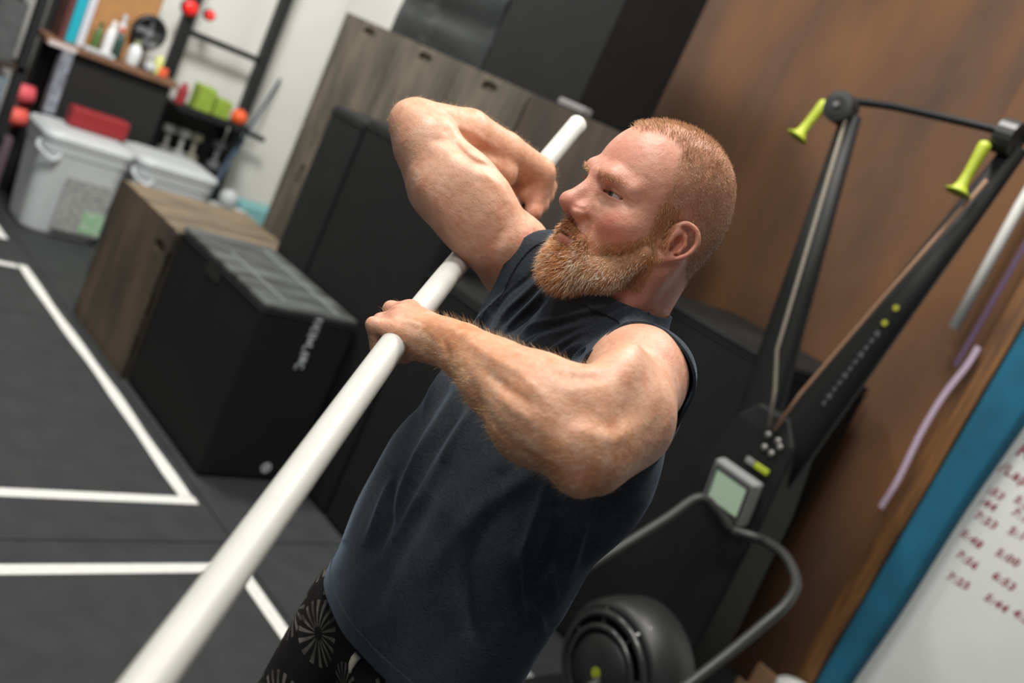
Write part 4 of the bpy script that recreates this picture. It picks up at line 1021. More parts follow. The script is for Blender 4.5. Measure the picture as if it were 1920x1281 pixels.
def lerp(a, b, m): return a+(b-a)*m[:, None]
def gs(L, c, r, mirror=True):
    q = L.copy()
    if mirror: q[:, 0] = np.abs(q[:, 0])
    return np.exp(-(((q-np.array(c))/np.array(r))**2).sum(1))
def sst(x, a, b):
    t = np.clip((x-a)/(b-a), 0, 1); return t*t*(3-2*t)

LV = hloc(V)
NV = vnormals(V, Q)
C = np.tile(np.array(srgb(214, 166, 138)[:3]), (len(V), 1))
rgb = lambda *c: np.array(srgb(*c)[:3])
onhead = sst(LV[:, 2], -0.17, -0.13)*(np.linalg.norm(LV*[1, 1, 0.6], axis=1) < 0.17)
C = lerp(C, rgb(216, 156, 132), onhead)
C = lerp(C, rgb(203, 112, 98), 0.75*gs(LV, (0.050, 0.062, -0.040), (0.022, 0.024, 0.018))*onhead)
C = lerp(C, rgb(206, 116, 102), 0.55*gs(LV, (0, 0.112, -0.036), (0.020, 0.020, 0.018))*onhead)
C = lerp(C, rgb(212, 130, 106), 0.7*gs(LV, (0.086, -0.025, -0.02), (0.016, 0.03, 0.04))*onhead)
C = lerp(C, rgb(206, 124, 106), 0.8*gs(LV, (0.04, 0.0, -0.13), (0.06, 0.07, 0.04)))
C = lerp(C, rgb(222, 172, 148), 0.6*gs(LV, (0.034, 0.08, -0.018), (0.016, 0.02, 0.008))*onhead)
C = lerp(C, rgb(196, 112, 104), 0.9*gs(LV, (0, 0.093, -0.080), (0.022, 0.014, 0.009))*onhead)
C = lerp(C, rgb(205, 128, 108), 0.45*gs(LV, (0.0, 0.088, 0.055), (0.045, 0.03, 0.035))*onhead)
C = lerp(C, rgb(140, 88, 70), 0.8*gs(LV, (0.0345, 0.080, 0.0018), (0.016, 0.016, 0.0022))*onhead)  # upper-lid shadow line painted into the skin tint along the eye slit

def beard_mask(L):
    x = np.abs(L[:, 0]); y = L[:, 1]; z = L[:, 2]
    line = np.where(y < 0.024, 0.020, -0.030-0.78*(y-0.024))            # sideburn, then along the cheek
    m = sst(line-z, -0.004, 0.007)*sst(y, -0.010, -0.002)*(1-sst(y, 0.060, 0.075))*sst(x, 0.034, 0.044)*(z > -0.105)
    m *= 1-sst(y-(0.030+0.35*np.clip(-0.03-z, 0, 1)*1.6), -0.003, 0.004)*(z > -0.045)
    return m
_bm = beard_mask(LV)*onhead
C = lerp(C, rgb(160, 104, 70), 0.6*_bm)

# where the cropped hair grows (head axes): receding at the temples, down to the ear and nape
def hair_mask(L):
    x = np.abs(L[:, 0]); y = L[:, 1]; z = L[:, 2]
    # front hair line: limit in y as a function of height and side
    top = 0.064-1.0*np.clip(x-0.014, 0, None)                      # on top, temples recede
    side = 0.028+0.10*(0.05-z)                                      # on the side
    lim = np.where(z > 0.085, top, np.minimum(side, 0.030))
    m = sst(lim-y, -0.004, 0.010)
    low = np.where(y > -0.02, -0.012, -0.012-0.9*(-0.02-y))
    low = np.maximum(low, -0.085)
    m *= sst(z-low, -0.004, 0.012)
    ear = np.exp(-(((y+0.018)/0.026)**2+((z+0.020)/0.036)**2)*1.2)
    m *= 1-np.clip(1.6*ear, 0, 1)
    return m*(z > -0.1)
HM = hair_mask(LV)*onhead
C = lerp(C, rgb(168, 122, 90), 0.68*HM*sst(np.abs(LV[:, 0]), 0.02, 0.06))
C = lerp(C, rgb(176, 124, 92), 0.5*HM*(1-sst(np.abs(LV[:, 0]), 0.02, 0.06)))

# sun-tanned, freckled forearms
def along(Vp, pts, r):
    pts = np.array(pts); best = np.full(len(Vp), 9.0)
    for a, b in zip(pts[:-1], pts[1:]):
        t = np.clip(((Vp-a)@(b-a))/((b-a)@(b-a)), 0, 1)
        best = np.minimum(best, np.linalg.norm(Vp-a-t[:, None]*(b-a), axis=1))
    return np.exp(-(best/r)**2)
def wave(Vp, s, seed):
    r = np.random.default_rng(seed); o = 0
    for k in range(9):
        d = r.normal(size=3); d *= s*r.uniform(0.6, 1.8)/np.linalg.norm(d); o = o+np.sin(Vp@d+r.uniform(0, 6.3))
    return o/9**0.5
fl = along(V, [E_L, P(1000, 780, 1.09), W_L], 0.075)
C = lerp(C, rgb(205, 146, 104), 0.8*fl*(1-onhead))
_ax = nrm(W_L-E_L); _q = V-0.65*(V@_ax)[:, None]*_ax          # patches of golden hair run along the forearm
_w = wave(_q, 170, 5)+0.6*wave(_q, 420, 6)
C = lerp(C, rgb(176, 112, 66), 0.62*sst(_w, 0.1, 1.3)*fl*(1-onhead)); C = lerp(C, rgb(232, 196, 170), 0.5*sst(-_w, 0.2, 1.4)*fl*(1-onhead))
_w = wave(V, 150, 8)+0.6*wave(V, 380, 9)
C = lerp(C, rgb(192, 128, 92), 0.35*sst(_w, 0.1, 1.4)*(1-onhead)*(1-fl)); C = lerp(C, rgb(228, 188, 164), 0.3*sst(-_w, 0.3, 1.5)*(1-onhead)*(1-fl))
C = lerp(C, rgb(205, 150, 116), 0.55*along(V, [P(760, 215, 1.5), P(880, 250, 1.56), W_R], 0.055)*(1-onhead))
C = lerp(C, rgb(200, 138, 118), 0.5*along(V, [P(735, 600, 1.26), P(770, 575, 1.32)], 0.035)*(1-onhead))
C = lerp(C, rgb(214, 150, 124), 0.5*along(V, [P(1000, 360, 1.66), P(1000, 400, 1.65)], 0.04)*(1-onhead))
C = lerp(C, rgb(210, 140, 116), 0.6*along(V, [P(1085, 893, 1.03)], 0.03) if False else 0*fl)
C = lerp(C, rgb(208, 146, 122), 0.55*np.exp(-(np.linalg.norm(V-P(1285, 680, 1.22), axis=1)/0.06)**2))

def skin_material():
    m = bpy.data.materials.new('freckled_skin'); m.use_nodes = True
    nt = m.node_tree; b = nt.nodes['Principled BSDF']; L = nt.links
    at = nt.nodes.new('ShaderNodeAttribute'); at.attribute_name = 'tint'
    tc = nt.nodes.new('ShaderNodeTexCoord')
    def noise(sc, det, lo, hi):
        n = nt.nodes.new('ShaderNodeTexNoise'); n.inputs['Scale'].default_value = sc; n.inputs['Detail'].default_value = det
        L.new(tc.outputs['Object'], n.inputs['Vector'])
        r = nt.nodes.new('ShaderNodeMapRange'); r.inputs[1].default_value = lo; r.inputs[2].default_value = hi
        L.new(n.outputs['Fac'], r.inputs[0]); return n, r
    def mixc(a, col, fac, blend='MIX'):
        x = nt.nodes.new('ShaderNodeMix'); x.data_type = 'RGBA'; x.blend_type = blend
        L.new(fac, x.inputs[0]); L.new(a, x.inputs[6]); x.inputs[7].default_value = col
        return x.outputs[2]
    def scale(o, k):
        q = nt.nodes.new('ShaderNodeMath'); q.operation = 'MULTIPLY'; L.new(o, q.inputs[0]); q.inputs[1].default_value = k; return q.outputs[0]
    _, blot = noise(38, 4, 0.45, 0.75)
    _, freck = noise(300, 2, 0.60, 0.72)
    _, pale = noise(70, 3, 0.5, 0.75)
    c = mixc(at.outputs['Color'], srgb(190, 112, 88), scale(blot.outputs[0], 0.30))
    c = mixc(c, srgb(170, 104, 66), scale(freck.outputs[0], 0.42))
    c = mixc(c, srgb(232, 196, 174), scale(pale.outputs[0], 0.25))
    L.new(c, b.inputs['Base Color'])
    b.inputs['Roughness'].default_value = 0.47
    b.inputs['Specular IOR Level'].default_value = 0.42
    b.inputs['Subsurface Weight'].default_value = 0.12
    b.inputs['Subsurface Radius'].default_value = (1.0, 0.35, 0.2)
    b.inputs['Subsurface Scale'].default_value = 0.006
    n1, _ = noise(420, 4, 0, 1); n2, _ = noise(90, 3, 0, 1)
    ad = nt.nodes.new('ShaderNodeMath'); ad.operation = 'MULTIPLY_ADD'; ad.inputs[1].default_value = 0.35
    L.new(n1.outputs['Fac'], ad.inputs[0]); L.new(n2.outputs['Fac'], ad.inputs[2])
    bp = nt.nodes.new('ShaderNodeBump'); bp.inputs['Strength'].default_value = 0.35; bp.inputs['Distance'].default_value = 0.0035
    L.new(ad.outputs[0], bp.inputs['Height']); L.new(bp.outputs['Normal'], b.inputs['Normal'])
    return m
SKIN = skin_material()
def set_tint(o, C, name='tint'):
    a = o.data.attributes.new(name, 'FLOAT_COLOR', 'POINT')
    a.data.foreach_set('color', np.concatenate([C, np.ones((len(C), 1))], 1).astype(np.float32).ravel())
body = npmesh('body', W(V)-FOOT, Q, SKIN, person)
set_tint(body, C)

# eyes: ball with iris and pupil as real rings of faces
M_WHITE = M_('eye_white', srgb(196, 180, 170), 0.25)
M_IRIS = M_('iris_grey_green', srgb(84, 82, 66), 0.2)
M_PUPIL = M_('pupil_black', srgb(14, 12, 12), 0.1)
for sg in (1, -1):
    c = H(sg*0.0325, 0.0665, -0.0015)
    gaze = nrm(HF + 0.05*HL)
    bm = bmesh.new()
    prof = [(0.0126*math.sin(a), 0.0126*math.cos(a)) for a in [math.pi*k/26 for k in range(27)]]
    lathe(bm, prof[::-1], W(c)-FOOT, MC @ gaze, 32, caps=False)
    e = put('eye', bm, M_WHITE, person, smooth=True)
    e.data.materials.append(M_IRIS); e.data.materials.append(M_PUPIL)
    g = Vector(MC @ gaze); cw = Vector(W(c)-FOOT)
    for p in e.data.polygons:
        a = math.acos(max(-1, min(1, (p.center-cw).normalized().dot(g))))
        p.material_index = 2 if a < 0.20 else (1 if a < 0.50 else 0)

# ------------------------------------------------------------------ shirt
def tri(Q): return np.concatenate([Q[:, [0, 1, 2]], Q[:, [0, 2, 3]]])
def clip(V, F, g, extra=None):
    """keep the part of a triangle mesh where g > 0; returns mesh and the cut edges"""
    keep = g > 0
    n_in = keep[F].sum(1)
    out = [F[n_in == 3]]
    newv = []; cache = {}; cut = []
    base = len(V)
    def ev(a, b):
        k = (a, b) if a < b else (b, a)
        if k not in cache:
            t = g[a]/(g[a]-g[b]); cache[k] = base+len(newv); newv.append(V[a]+t*(V[b]-V[a]))
        return cache[k]
    extra_f = []
    for f in F[(n_in == 1) | (n_in == 2)]:
        ins = [bool(keep[i]) for i in f]
        if sum(ins) == 1:
            i = ins.index(True); a, b, c = f[i], f[(i+1) % 3], f[(i+2) % 3]
            p, q = ev(a, b), ev(a, c); extra_f.append((a, p, q)); cut.append((p, q))
        else:
            i = ins.index(False); a, b, c = f[i], f[(i+1) % 3], f[(i+2) % 3]
            p, q = ev(a, b), ev(a, c); extra_f += [(p, b, c), (p, c, q)]; cut.append((q, p))
    V2 = np.concatenate([V, np.array(newv).reshape(-1, V.shape[1])])
    F2 = np.concatenate(out+[np.array(extra_f, int).reshape(-1, 3)])
    used = np.unique(F2); mp = np.full(len(V2), -1); mp[used] = np.arange(len(used))
    return V2[used], mp[F2], [(V2[a], V2[b]) for a, b in cut]
def loops(cut):
    """chain cut edges into ordered point lists, longest first"""
    key = lambda p: tuple(np.round(p, 6))
    nxt = {}
    for a, b in cut: nxt.setdefault(key(a), []).append((key(b), b))
    res = []; seen = set()
    for a, b in cut:
        k = key(a)
        if k in seen: continue
        line = [a]; seen.add(k); cur = k
        while cur in nxt:
            step = [x for x in nxt[cur] if x[0] not in seen]
            if not step:
                break
            cur, p = step[0]; seen.add(cur); line.append(p)
        res.append(np.array(line))
    return sorted(res, key=len, reverse=True)

G = Field(axis_steps(-0.36, 0.30, 0.0027, []), axis_steps(-0.20, 0.56, 0.0027, []), axis_steps(1.08, 1.86, 0.0027, []))
def tube_prim(G, tt, aa, bb, ff, k):
    lo = T(0, 0, tt[0]); hi = T(0, 0, tt[-1])
    m = 0.25
    sl, g = G.sub(np.minimum(lo, hi)-m, np.maximum(lo, hi)+m)
    d = [g[i]-PELV[i] for i in range(3)]
    l = d[0]*TL[0]+d[1]*TL[1]+d[2]*TL[2]; f = d[0]*TF[0]+d[1]*TF[1]+d[2]*TF[2]; t = d[0]*TU[0]+d[1]*TU[1]+d[2]*TU[2]
    a = np.interp(t, tt, aa); b = np.interp(t, tt, bb); f0 = np.interp(t, tt, ff)
    q = (np.sqrt((l/a)**2+((f-f0)/b)**2)-1)*np.minimum(a, b)
    q = np.maximum(q, np.maximum(tt[0]-t, t-tt[-1]))
    G.mix(sl, q.astype(np.float32), k, 'u')
tube_prim(G, [-0.14, -0.02, 0.12, 0.25, 0.38, 0.46], [0.205, 0.20, 0.19, 0.19, 0.19, 0.16], [0.142, 0.140, 0.142, 0.148, 0.146, 0.124], [0.025, 0.026, 0.030, 0.026, 0.010, -0.006], 0.03)
for s_, S_ in ((1, S_L), (-1, P(985, 478, 1.53))):
    G.cone(T(s_*0.03, -0.012, 0.525), S_-0.004*TU, 0.060, 0.060, 0.05)
    G.cone(S_-0.004*TU, T(s_*0.10, 0.0, 0.36), 0.060, 0.09, 0.05)
G.cone(T(0, 0.004, 0.49), T(0, 0.012, 0.63), 0.082, 0.078, 0.03)
SV, SQ = G.mesh(); del G
SV = relax(SV, SQ, 3, 0.5)
SN = vnormals(SV, SQ)
VALLEY = [
 [(1004,511),(971,532),(941,558),(917,598),(895,640)], [(1023,528),(992,558),(962,586),(931,628),(905,680)], [(1037,537),(1013,570),(971,607),(943,633),(905,700)],
 [(1190,568),(1133,589),(1086,603),(1027,619),(992,640),(940,690)], [(1200,578),(1121,605),(1065,628),(1027,650),(990,666)], [(1168,591),(1109,624),(1062,650),(1034,673)],
 [(1163,605),(1109,638),(1074,668),(1055,685)], [(1130,631),(1098,657),(1077,680)],
 [(869,755),(826,837),(784,919)], [(741,890),(725,975),(700,1040)], [(846,700),(820,760),(790,830)], [(1010,985),(990,1050),(992,1130)], [(1046,985),(1020,1070)], [(880,1010),(870,1090),(880,1180)]]
RIDGE = [
 [(985,520),(940,560),(905,600),(880,640)], [(1010,525),(975,560),(945,590),(915,640)], [(1030,535),(1000,566),(966,598),(938,632)], [(1130,575),(1060,595),(1005,612),(973,640)],
 [(1120,597),(1062,615),(1010,635),(975,660)], [(1115,614),(1063,640),(1028,662)], [(1108,631),(1068,658),(1045,680)], [(1120,645),(1088,670),(1075,690)],
 [(836,693),(815,735),(797,775)], [(862,723),(810,811),(764,906),(741,962)], [(888,768),(843,837),(803,906),(744,1008)], [(734,900),(715,952),(688,1018)], [(790,745),(700,900),(650,1010)],
 [(1024,901),(997,983),(974,1057),(978,1158)], [(1056,928),(1033,1057),(1001,1116)], [(1098,974),(1070,1070)], [(1033,1057),(1038,1121)], [(1000,1130),(1018,1180)]]
def fold(SV, SN, lines_, w, amp):
    z = SV[:, 2]; px = SV[:, 0]/z*FPX+960; py = SV[:, 1]/z*FPX+640.5
    face = sst(-(SN*nrm([0, 0, 1.0])).sum(1)-0.0, -0.25, 0.15)
    d = np.zeros(len(SV))
    for i, ln in enumerate(lines_):
        ln = np.array(smooth_path([(a, b, 0) for a, b in ln], 5))[:, :2]
        n = len(ln)-1; best = np.full(len(SV), 1e9); fade = np.zeros(len(SV))
        for j in range(n):
            a, b = ln[j], ln[j+1]; ab = b-a
            t = np.clip(((px-a[0])*ab[0]+(py-a[1])*ab[1])/(ab@ab), 0, 1)
            q = (px-a[0]-t*ab[0])**2+(py-a[1]-t*ab[1])**2
            m = q < best
            best = np.where(m, q, best); fade = np.where(m, np.sin(np.pi*np.clip((j+t)/n*0.86+0.07, 0, 1))**0.7, fade)
        d += amp*np.exp(-best/(w*w))*fade
    return SV + SN*(d*face)[:, None]
SV = fold(SV, SN, VALLEY[:8], 7.0, -0.0085); SV = fold(SV, SN, VALLEY[8:], 11.0, -0.0075)
SV = fold(SV, SN, [[(940,900),(890,1050),(880,1180)],[(830,880),(745,1040),(700,1150)],[(1040,960),(1010,1060),(1005,1160)]], 20.0, -0.007)
SV = fold(SV, SN, [[(1010,880),(900,960),(800,1080)],[(1095,950),(1062,1050),(1040,1150)],[(770,790),(690,950),(640,1060)]], 20.0, 0.006)
SV = fold(SV, SN, RIDGE[:8], 5.5, 0.0080); SV = fold(SV, SN, RIDGE[8:], 8.5, 0.0070)
# soft wandering cloth relief
SL = tloc(SV)
SV = SV + SN*(0.0016*np.sin(SL[:, 0]*55+9*SL[:, 2])*np.sin(SL[:, 2]*23+2)+0.0012*np.sin(SL[:, 1]*70+SL[:, 2]*31))[:, None]
SF = tri(SQ)
cuts = {}
def lab(V): return tloc(V)
# hem
l_ = tloc(SV); SV, SF, cuts['hem'] = clip(SV, SF, l_[:, 2]-0.012)
# neck opening: a tilted ring round the neck
na = nrm(TU+0.10*TF); n0 = T(0, 0.0, 0.580)
def neck_g(V):
    d = V-n0; h = d@na; r = np.linalg.norm(d-h[:, None]*na, axis=1)
    return np.maximum(-h, r-0.13)
n0 = n0+0.02*TU
l_ = neck_g(SV); SV, SF, cuts['neck'] = clip(SV, SF, l_)
# arm holes
def hole(V, c, u, v, w, ru_, rv, depth):
    d = V-c; a = d@u; b = d@v; h = d@w
    g = np.sqrt((a/ru_)**2+(b/rv)**2)-1
    return np.maximum(g*min(ru_, rv), depth-h)
hu = nrm(TU+0.30*TF); hw = nrm(TL+0.05*TF); hv = nrm(np.cross(hw, hu))
HC_L = P(1200, 768, 1.20)
SV, SF, cuts['arm_l'] = clip(SV, SF, hole(SV, HC_L, hu, hv, hw, 0.102, 0.074, -0.075))
HC_R = P(950, 470, 1.53)
SV, SF, cuts['arm_r'] = clip(SV, SF, hole(SV, HC_R, nrm(TU+0.1*TF), nrm(np.cross(-TL, TU)), -TL, 0.13, 0.115, -0.062))
# drop loose bits
def largest(V, F):
    lab_ = np.arange(len(V))
    while True:
        m = lab_[F].min(1); new = lab_.copy(); np.minimum.at(new, F.ravel(), np.repeat(m, 3)); new = new[new]
        if (new == lab_).all(): break
        lab_ = new
    u, n = np.unique(lab_[F[:, 0]], return_counts=True)
    F = F[lab_[F[:, 0]] == u[n.argmax()]]
    used = np.unique(F); mp = np.full(len(V), -1); mp[used] = np.arange(len(used))
    return V[used], mp[F]
SV, SF = largest(SV, SF)

def cloth_material(name, col, col2, heather=0.5):
    m = bpy.data.materials.new(name); m.use_nodes = True
    nt = m.node_tree; b = nt.nodes['Principled BSDF']; L = nt.links
    tc = nt.nodes.new('ShaderNodeTexCoord')
    mp = nt.nodes.new('ShaderNodeMapping'); mp.inputs['Scale'].default_value = (160, 160, 900)
    L.new(tc.outputs['Object'], mp.inputs['Vector'])
    n = nt.nodes.new('ShaderNodeTexNoise'); n.inputs['Scale'].default_value = 1.0; n.inputs['Detail'].default_value = 3
    L.new(mp.outputs['Vector'], n.inputs['Vector'])
    n2 = nt.nodes.new('ShaderNodeTexNoise'); n2.inputs['Scale'].default_value = 18; n2.inputs['Detail'].default_value = 4
    L.new(tc.outputs['Object'], n2.inputs['Vector'])
    ad = nt.nodes.new('ShaderNodeMath'); ad.operation = 'MULTIPLY_ADD'; ad.inputs[1].default_value = 0.6
    L.new(n2.outputs['Fac'], ad.inputs[0]); L.new(n.outputs['Fac'], ad.inputs[2])
    r = nt.nodes.new('ShaderNodeValToRGB')
    r.color_ramp.elements[0].position = 0.62; r.color_ramp.elements[0].color = col2
    r.color_ramp.elements[1].position = 0.98; r.color_ramp.elements[1].color = col
    L.new(ad.outputs[0], r.inputs['Fac']); L.new(r.outputs['Color'], b.inputs['Base Color'])
    b.inputs['Roughness'].default_value = 0.85
    b.inputs['Specular IOR Level'].default_value = 0.15
    b.inputs['Sheen Weight'].default_value = 0.35; b.inputs['Sheen Roughness'].default_value = 0.4
    b.inputs['Sheen Tint'].default_value = srgb(150, 170, 190)
    bp = nt.nodes.new('ShaderNodeBump'); bp.inputs['Strength'].default_value = 0.25; bp.inputs['Distance'].default_value = 0.001
    L.new(n.outputs['Fac'], bp.inputs['Height']); L.new(bp.outputs['Normal'], b.inputs['Normal'])
    return m
M_SHIRT = cloth_material('navy_heather_jersey', srgb(62, 67, 73), srgb(43, 47, 52))
shirt = npmesh('shirt', W(SV)-FOOT, SF, M_SHIRT, person)
so = shirt.modifiers.new('cloth', 'SOLIDIFY'); so.thickness = 0.0016; so.offset = -1
SNF = np.concatenate([SF, SF[:, :1]], 1)
SVN = vnormals(SV, SNF)
if (SVN*nrm([0, 0, 1.0])).sum(1)[SV[:, 2] < 1.2].mean() > 0: SVN = -SVN
_n = SVN.copy()
for _ in range(8):
    a_ = np.zeros_like(_n)
    for c1, c2 in ((0, 1), (1, 2), (2, 0)):
        for w in range(3): a_[:, w] += np.bincount(SF[:, c1], _n[SF[:, c2], w], len(SV))+np.bincount(SF[:, c2], _n[SF[:, c1], w], len(SV))
    _n = a_/(np.linalg.norm(a_, axis=1)[:, None]+1e-12)
SVN = _n
# keep the body under the cloth
from mathutils.kdtree import KDTree
kd = KDTree(len(SV))
for i, p in enumerate(SV): kd.insert(p, i)
kd.balance()
_hl = hole(SV, HC_L, hu, hv, hw, 0.102, 0.074, -0.075); _hr = hole(SV, HC_R, nrm(TU+0.1*TF), nrm(np.cross(-TL, TU)), -TL, 0.13, 0.115, -0.062)
_edge = np.minimum(np.minimum(_hl, _hr), np.abs((SV-n0)@na)+0.01)
TV = tloc(V)
for i in np.where((TV[:, 2] > 0.0) & (TV[:, 2] < 0.57) & (np.abs(TV[:, 0]) < 0.23) & (np.abs(TV[:, 1]) < 0.2) & (V[:, 2] > 1.16))[0]:
    p, j, d = kd.find(V[i])
    if d < 0.035 and _edge[j] > 0.012:
        s_d = (V[i]-SV[j])@SVN[j]
        if s_d > -0.005: V[i] -= SVN[j]*(s_d+0.005)
body.data.vertices.foreach_set('co', (W(V)-FOOT).astype(np.float32).ravel()); body.data.update()
def hem_band(name, g, width, lift):
    """second layer of cloth along an edge: the strip of shirt nearer than width to the cut"""
    n = len(SV)
    V2, F2, _c = clip(np.concatenate([SV, SVN], 1), SF, width-g)
    o = npmesh(name, W(V2[:, :3]+lift*V2[:, 3:])-FOOT, F2, M_SHIRT, shirt)
    q = o.modifiers.new('cloth', 'SOLIDIFY'); q.thickness = lift*1.1; q.offset = -1
hem_band('armhole_hem', hole(SV, HC_L, hu, hv, hw, 0.102, 0.074, -0.075), 0.015, 0.0022)
hem_band('armhole_hem', hole(SV, HC_R, nrm(TU+0.1*TF), nrm(np.cross(-TL, TU)), -TL, 0.13, 0.115, -0.062), 0.016, 0.0022)
hem_band('bottom_hem', tloc(SV)[:, 2]-0.012, 0.022, 0.0016)
hem_band('collar', np.where(np.linalg.norm((SV-n0)-((SV-n0)@na)[:, None]*na, axis=1) < 0.13, -((SV-n0)@na), 9.0), 0.024, 0.0030)
print('shirt', len(SV), {k: [len(x) for x in loops(v)][:3] for k, v in cuts.items()})

# ------------------------------------------------------------------ trousers and shoes
HIP0 = PELV - 0.02*TU
def dn(p, h): return p - h*UPC
G = Field(axis_steps(-0.42, 0.62, 0.005, []), axis_steps(0.20, 1.45, 0.005, []), axis_steps(1.15, 2.1, 0.005, []))
G.ell(T(0, 0.012, 0.00), (0.180, 0.132, 0.13), TAX, 0.03)
hz = W(PELV)[2]
FW_H = nrm(TF-UPC*(TF@UPC)); LW_H = nrm(np.cross(UPC, FW_H))
legs = []
for s_, fwd in ((1, 0.04), (-1, 0.12)):
    hip = T(s_*0.092, 0.040 if s_ < 0 else 0.025, -0.03)
    knee = dn(hip, 0.42)+0.10*fwd*10*FW_H*0.5+s_*0.02*LW_H
    ank = dn(hip, W(hip)[2]-0.09)+fwd*FW_H+s_*0.05*LW_H
    legs.append((hip, knee, ank))
    G.chain([hip, knee, ank], [0.108, 0.080, 0.062], 0.03)
    G.ell(T(s_*0.07, -0.06, -0.06), (0.085, 0.09, 0.10), TAX, 0.03)
PV, PQ = G.mesh(); del G
PV = relax(PV, PQ, 2, 0.5)
PF = tri(PQ)
l_ = tloc(PV)
PV, PF, _c = clip(PV, PF, 0.075-l_[:, 2])
PN = W(PV)
PV, PF, _c2 = clip(PV, PF, W(PV)[:, 2]-0.075)
def floral(name):
    """black cotton printed with pale bursts of petals"""
    m = bpy.data.materials.new(name); m.use_nodes = True
    nt = m.node_tree; b = nt.nodes['Principled BSDF']; L = nt.links
    def N(t, **k):
        n = nt.nodes.new(t)
        for a, v in k.items(): setattr(n, a, v)
        return n
    def math_(op, a, bv=None, c=None):
        n = N('ShaderNodeMath', operation=op)
        for i, x in enumerate((a, bv, c)):
            if x is None: continue
            if hasattr(x, 'links') or hasattr(x, 'is_linked'): L.new(x, n.inputs[i])
            else: n.inputs[i].default_value = x
        return n.outputs[0]
    uv = N('ShaderNodeAttribute'); uv.attribute_name = 'print'
    v = N('ShaderNodeTexVoronoi', voronoi_dimensions='2D'); v.inputs['Scale'].default_value = 10.5; v.inputs['Randomness'].default_value = 0.75
    L.new(uv.outputs['Vector'], v.inputs['Vector'])
    sc = N('ShaderNodeVectorMath', operation='SCALE'); sc.inputs['Scale'].default_value = 10.5
    L.new(uv.outputs['Vector'], sc.inputs[0])
    sc2 = N('ShaderNodeVectorMath', operation='SCALE'); sc2.inputs['Scale'].default_value = 10.5
    L.new(v.outputs['Position'], sc2.inputs[0])
    df = N('ShaderNodeVectorMath', operation='SUBTRACT'); L.new(sc.outputs[0], df.inputs[0]); L.new(sc2.outputs[0], df.inputs[1])
    sp = N('ShaderNodeSeparateXYZ'); L.new(df.outputs[0], sp.inputs[0])
    ang = math_('ARCTAN2', sp.outputs[1], sp.outputs[0])
    rad = N('ShaderNodeVectorMath', operation='LENGTH'); L.new(df.outputs[0], rad.inputs[0])
    r = rad.outputs['Value']
    pet = math_('SINE', math_('MULTIPLY_ADD', ang, 17.0, math_('MULTIPLY', r, 2.0)))
    on = math_('MULTIPLY', math_('GREATER_THAN', pet, 0.25), math_('LESS_THAN', r, 0.47))
    on = math_('MULTIPLY', on, math_('GREATER_THAN', r, 0.10))
    nz = N('ShaderNodeTexNoise'); nz.inputs['Scale'].default_value = 30
    L.new(uv.outputs['Vector'], nz.inputs['Vector'])
    on = math_('MULTIPLY', on, math_('MULTIPLY_ADD', nz.outputs['Fac'], 2.2, -0.6))
    mx = N('ShaderNodeMix', data_type='RGBA'); L.new(on, mx.inputs[0])
    mx.inputs[6].default_value = srgb(26, 24, 24); mx.inputs[7].default_value = srgb(128, 124, 115)
    L.new(mx.outputs[2], b.inputs['Base Color']); b.inputs['Roughness'].default_value = 0.85; b.inputs['Specular IOR Level'].default_value = 0.2
    return m
M_PANTS = floral('black_floral_cotton')
pants = npmesh('trousers', W(PV)-FOOT, PF, M_PANTS, person)
l_ = tloc(PV)
pr = np.stack([np.arctan2(l_[:, 0], l_[:, 1])*0.16, l_[:, 2], 0*l_[:, 0]], 1)
at = pants.data.attributes.new('print', 'FLOAT_VECTOR', 'POINT'); at.data.foreach_set('vector', pr.astype(np.float32).ravel())
so = pants.modifiers.new('cloth', 'SOLIDIFY'); so.thickness = 0.002; so.offset = -1
# waist cord end peeping out under the hem
bm = bmesh.new()
_z = PV[:, 2]; _px = PV[:, 0]/_z*FPX+960; _py = PV[:, 1]/_z*FPX+640.5
_c = np.where((abs(_px-652) < 14) & (abs(_py-1246) < 14))[0]; q0 = PV[_c[_z[_c].argmin()]] if len(_c) else P(652, 1246, 1.40)
_zz = q0[2]-0.006
M_TIE = M_('cream_cord', srgb(206, 200, 180), 0.8)
tube(bm, [Vector(W(P(x, y, _zz))-FOOT) for x, y in ((672, 1228), (665, 1236), (660, 1245), (657, 1254), (656, 1262))], [0.006, 0.006, 0.005, 0.003, 0.002], 8)
put('waist_cord', bm, M_TIE, None, smooth=True).parent = pants
M_SHOE = M_('black_shoe_fabric', srgb(34, 34, 36), 0.7, noise=0.3, nscale=60)
M_SOLE = M_('white_rubber_sole', srgb(200, 198, 190), 0.6)
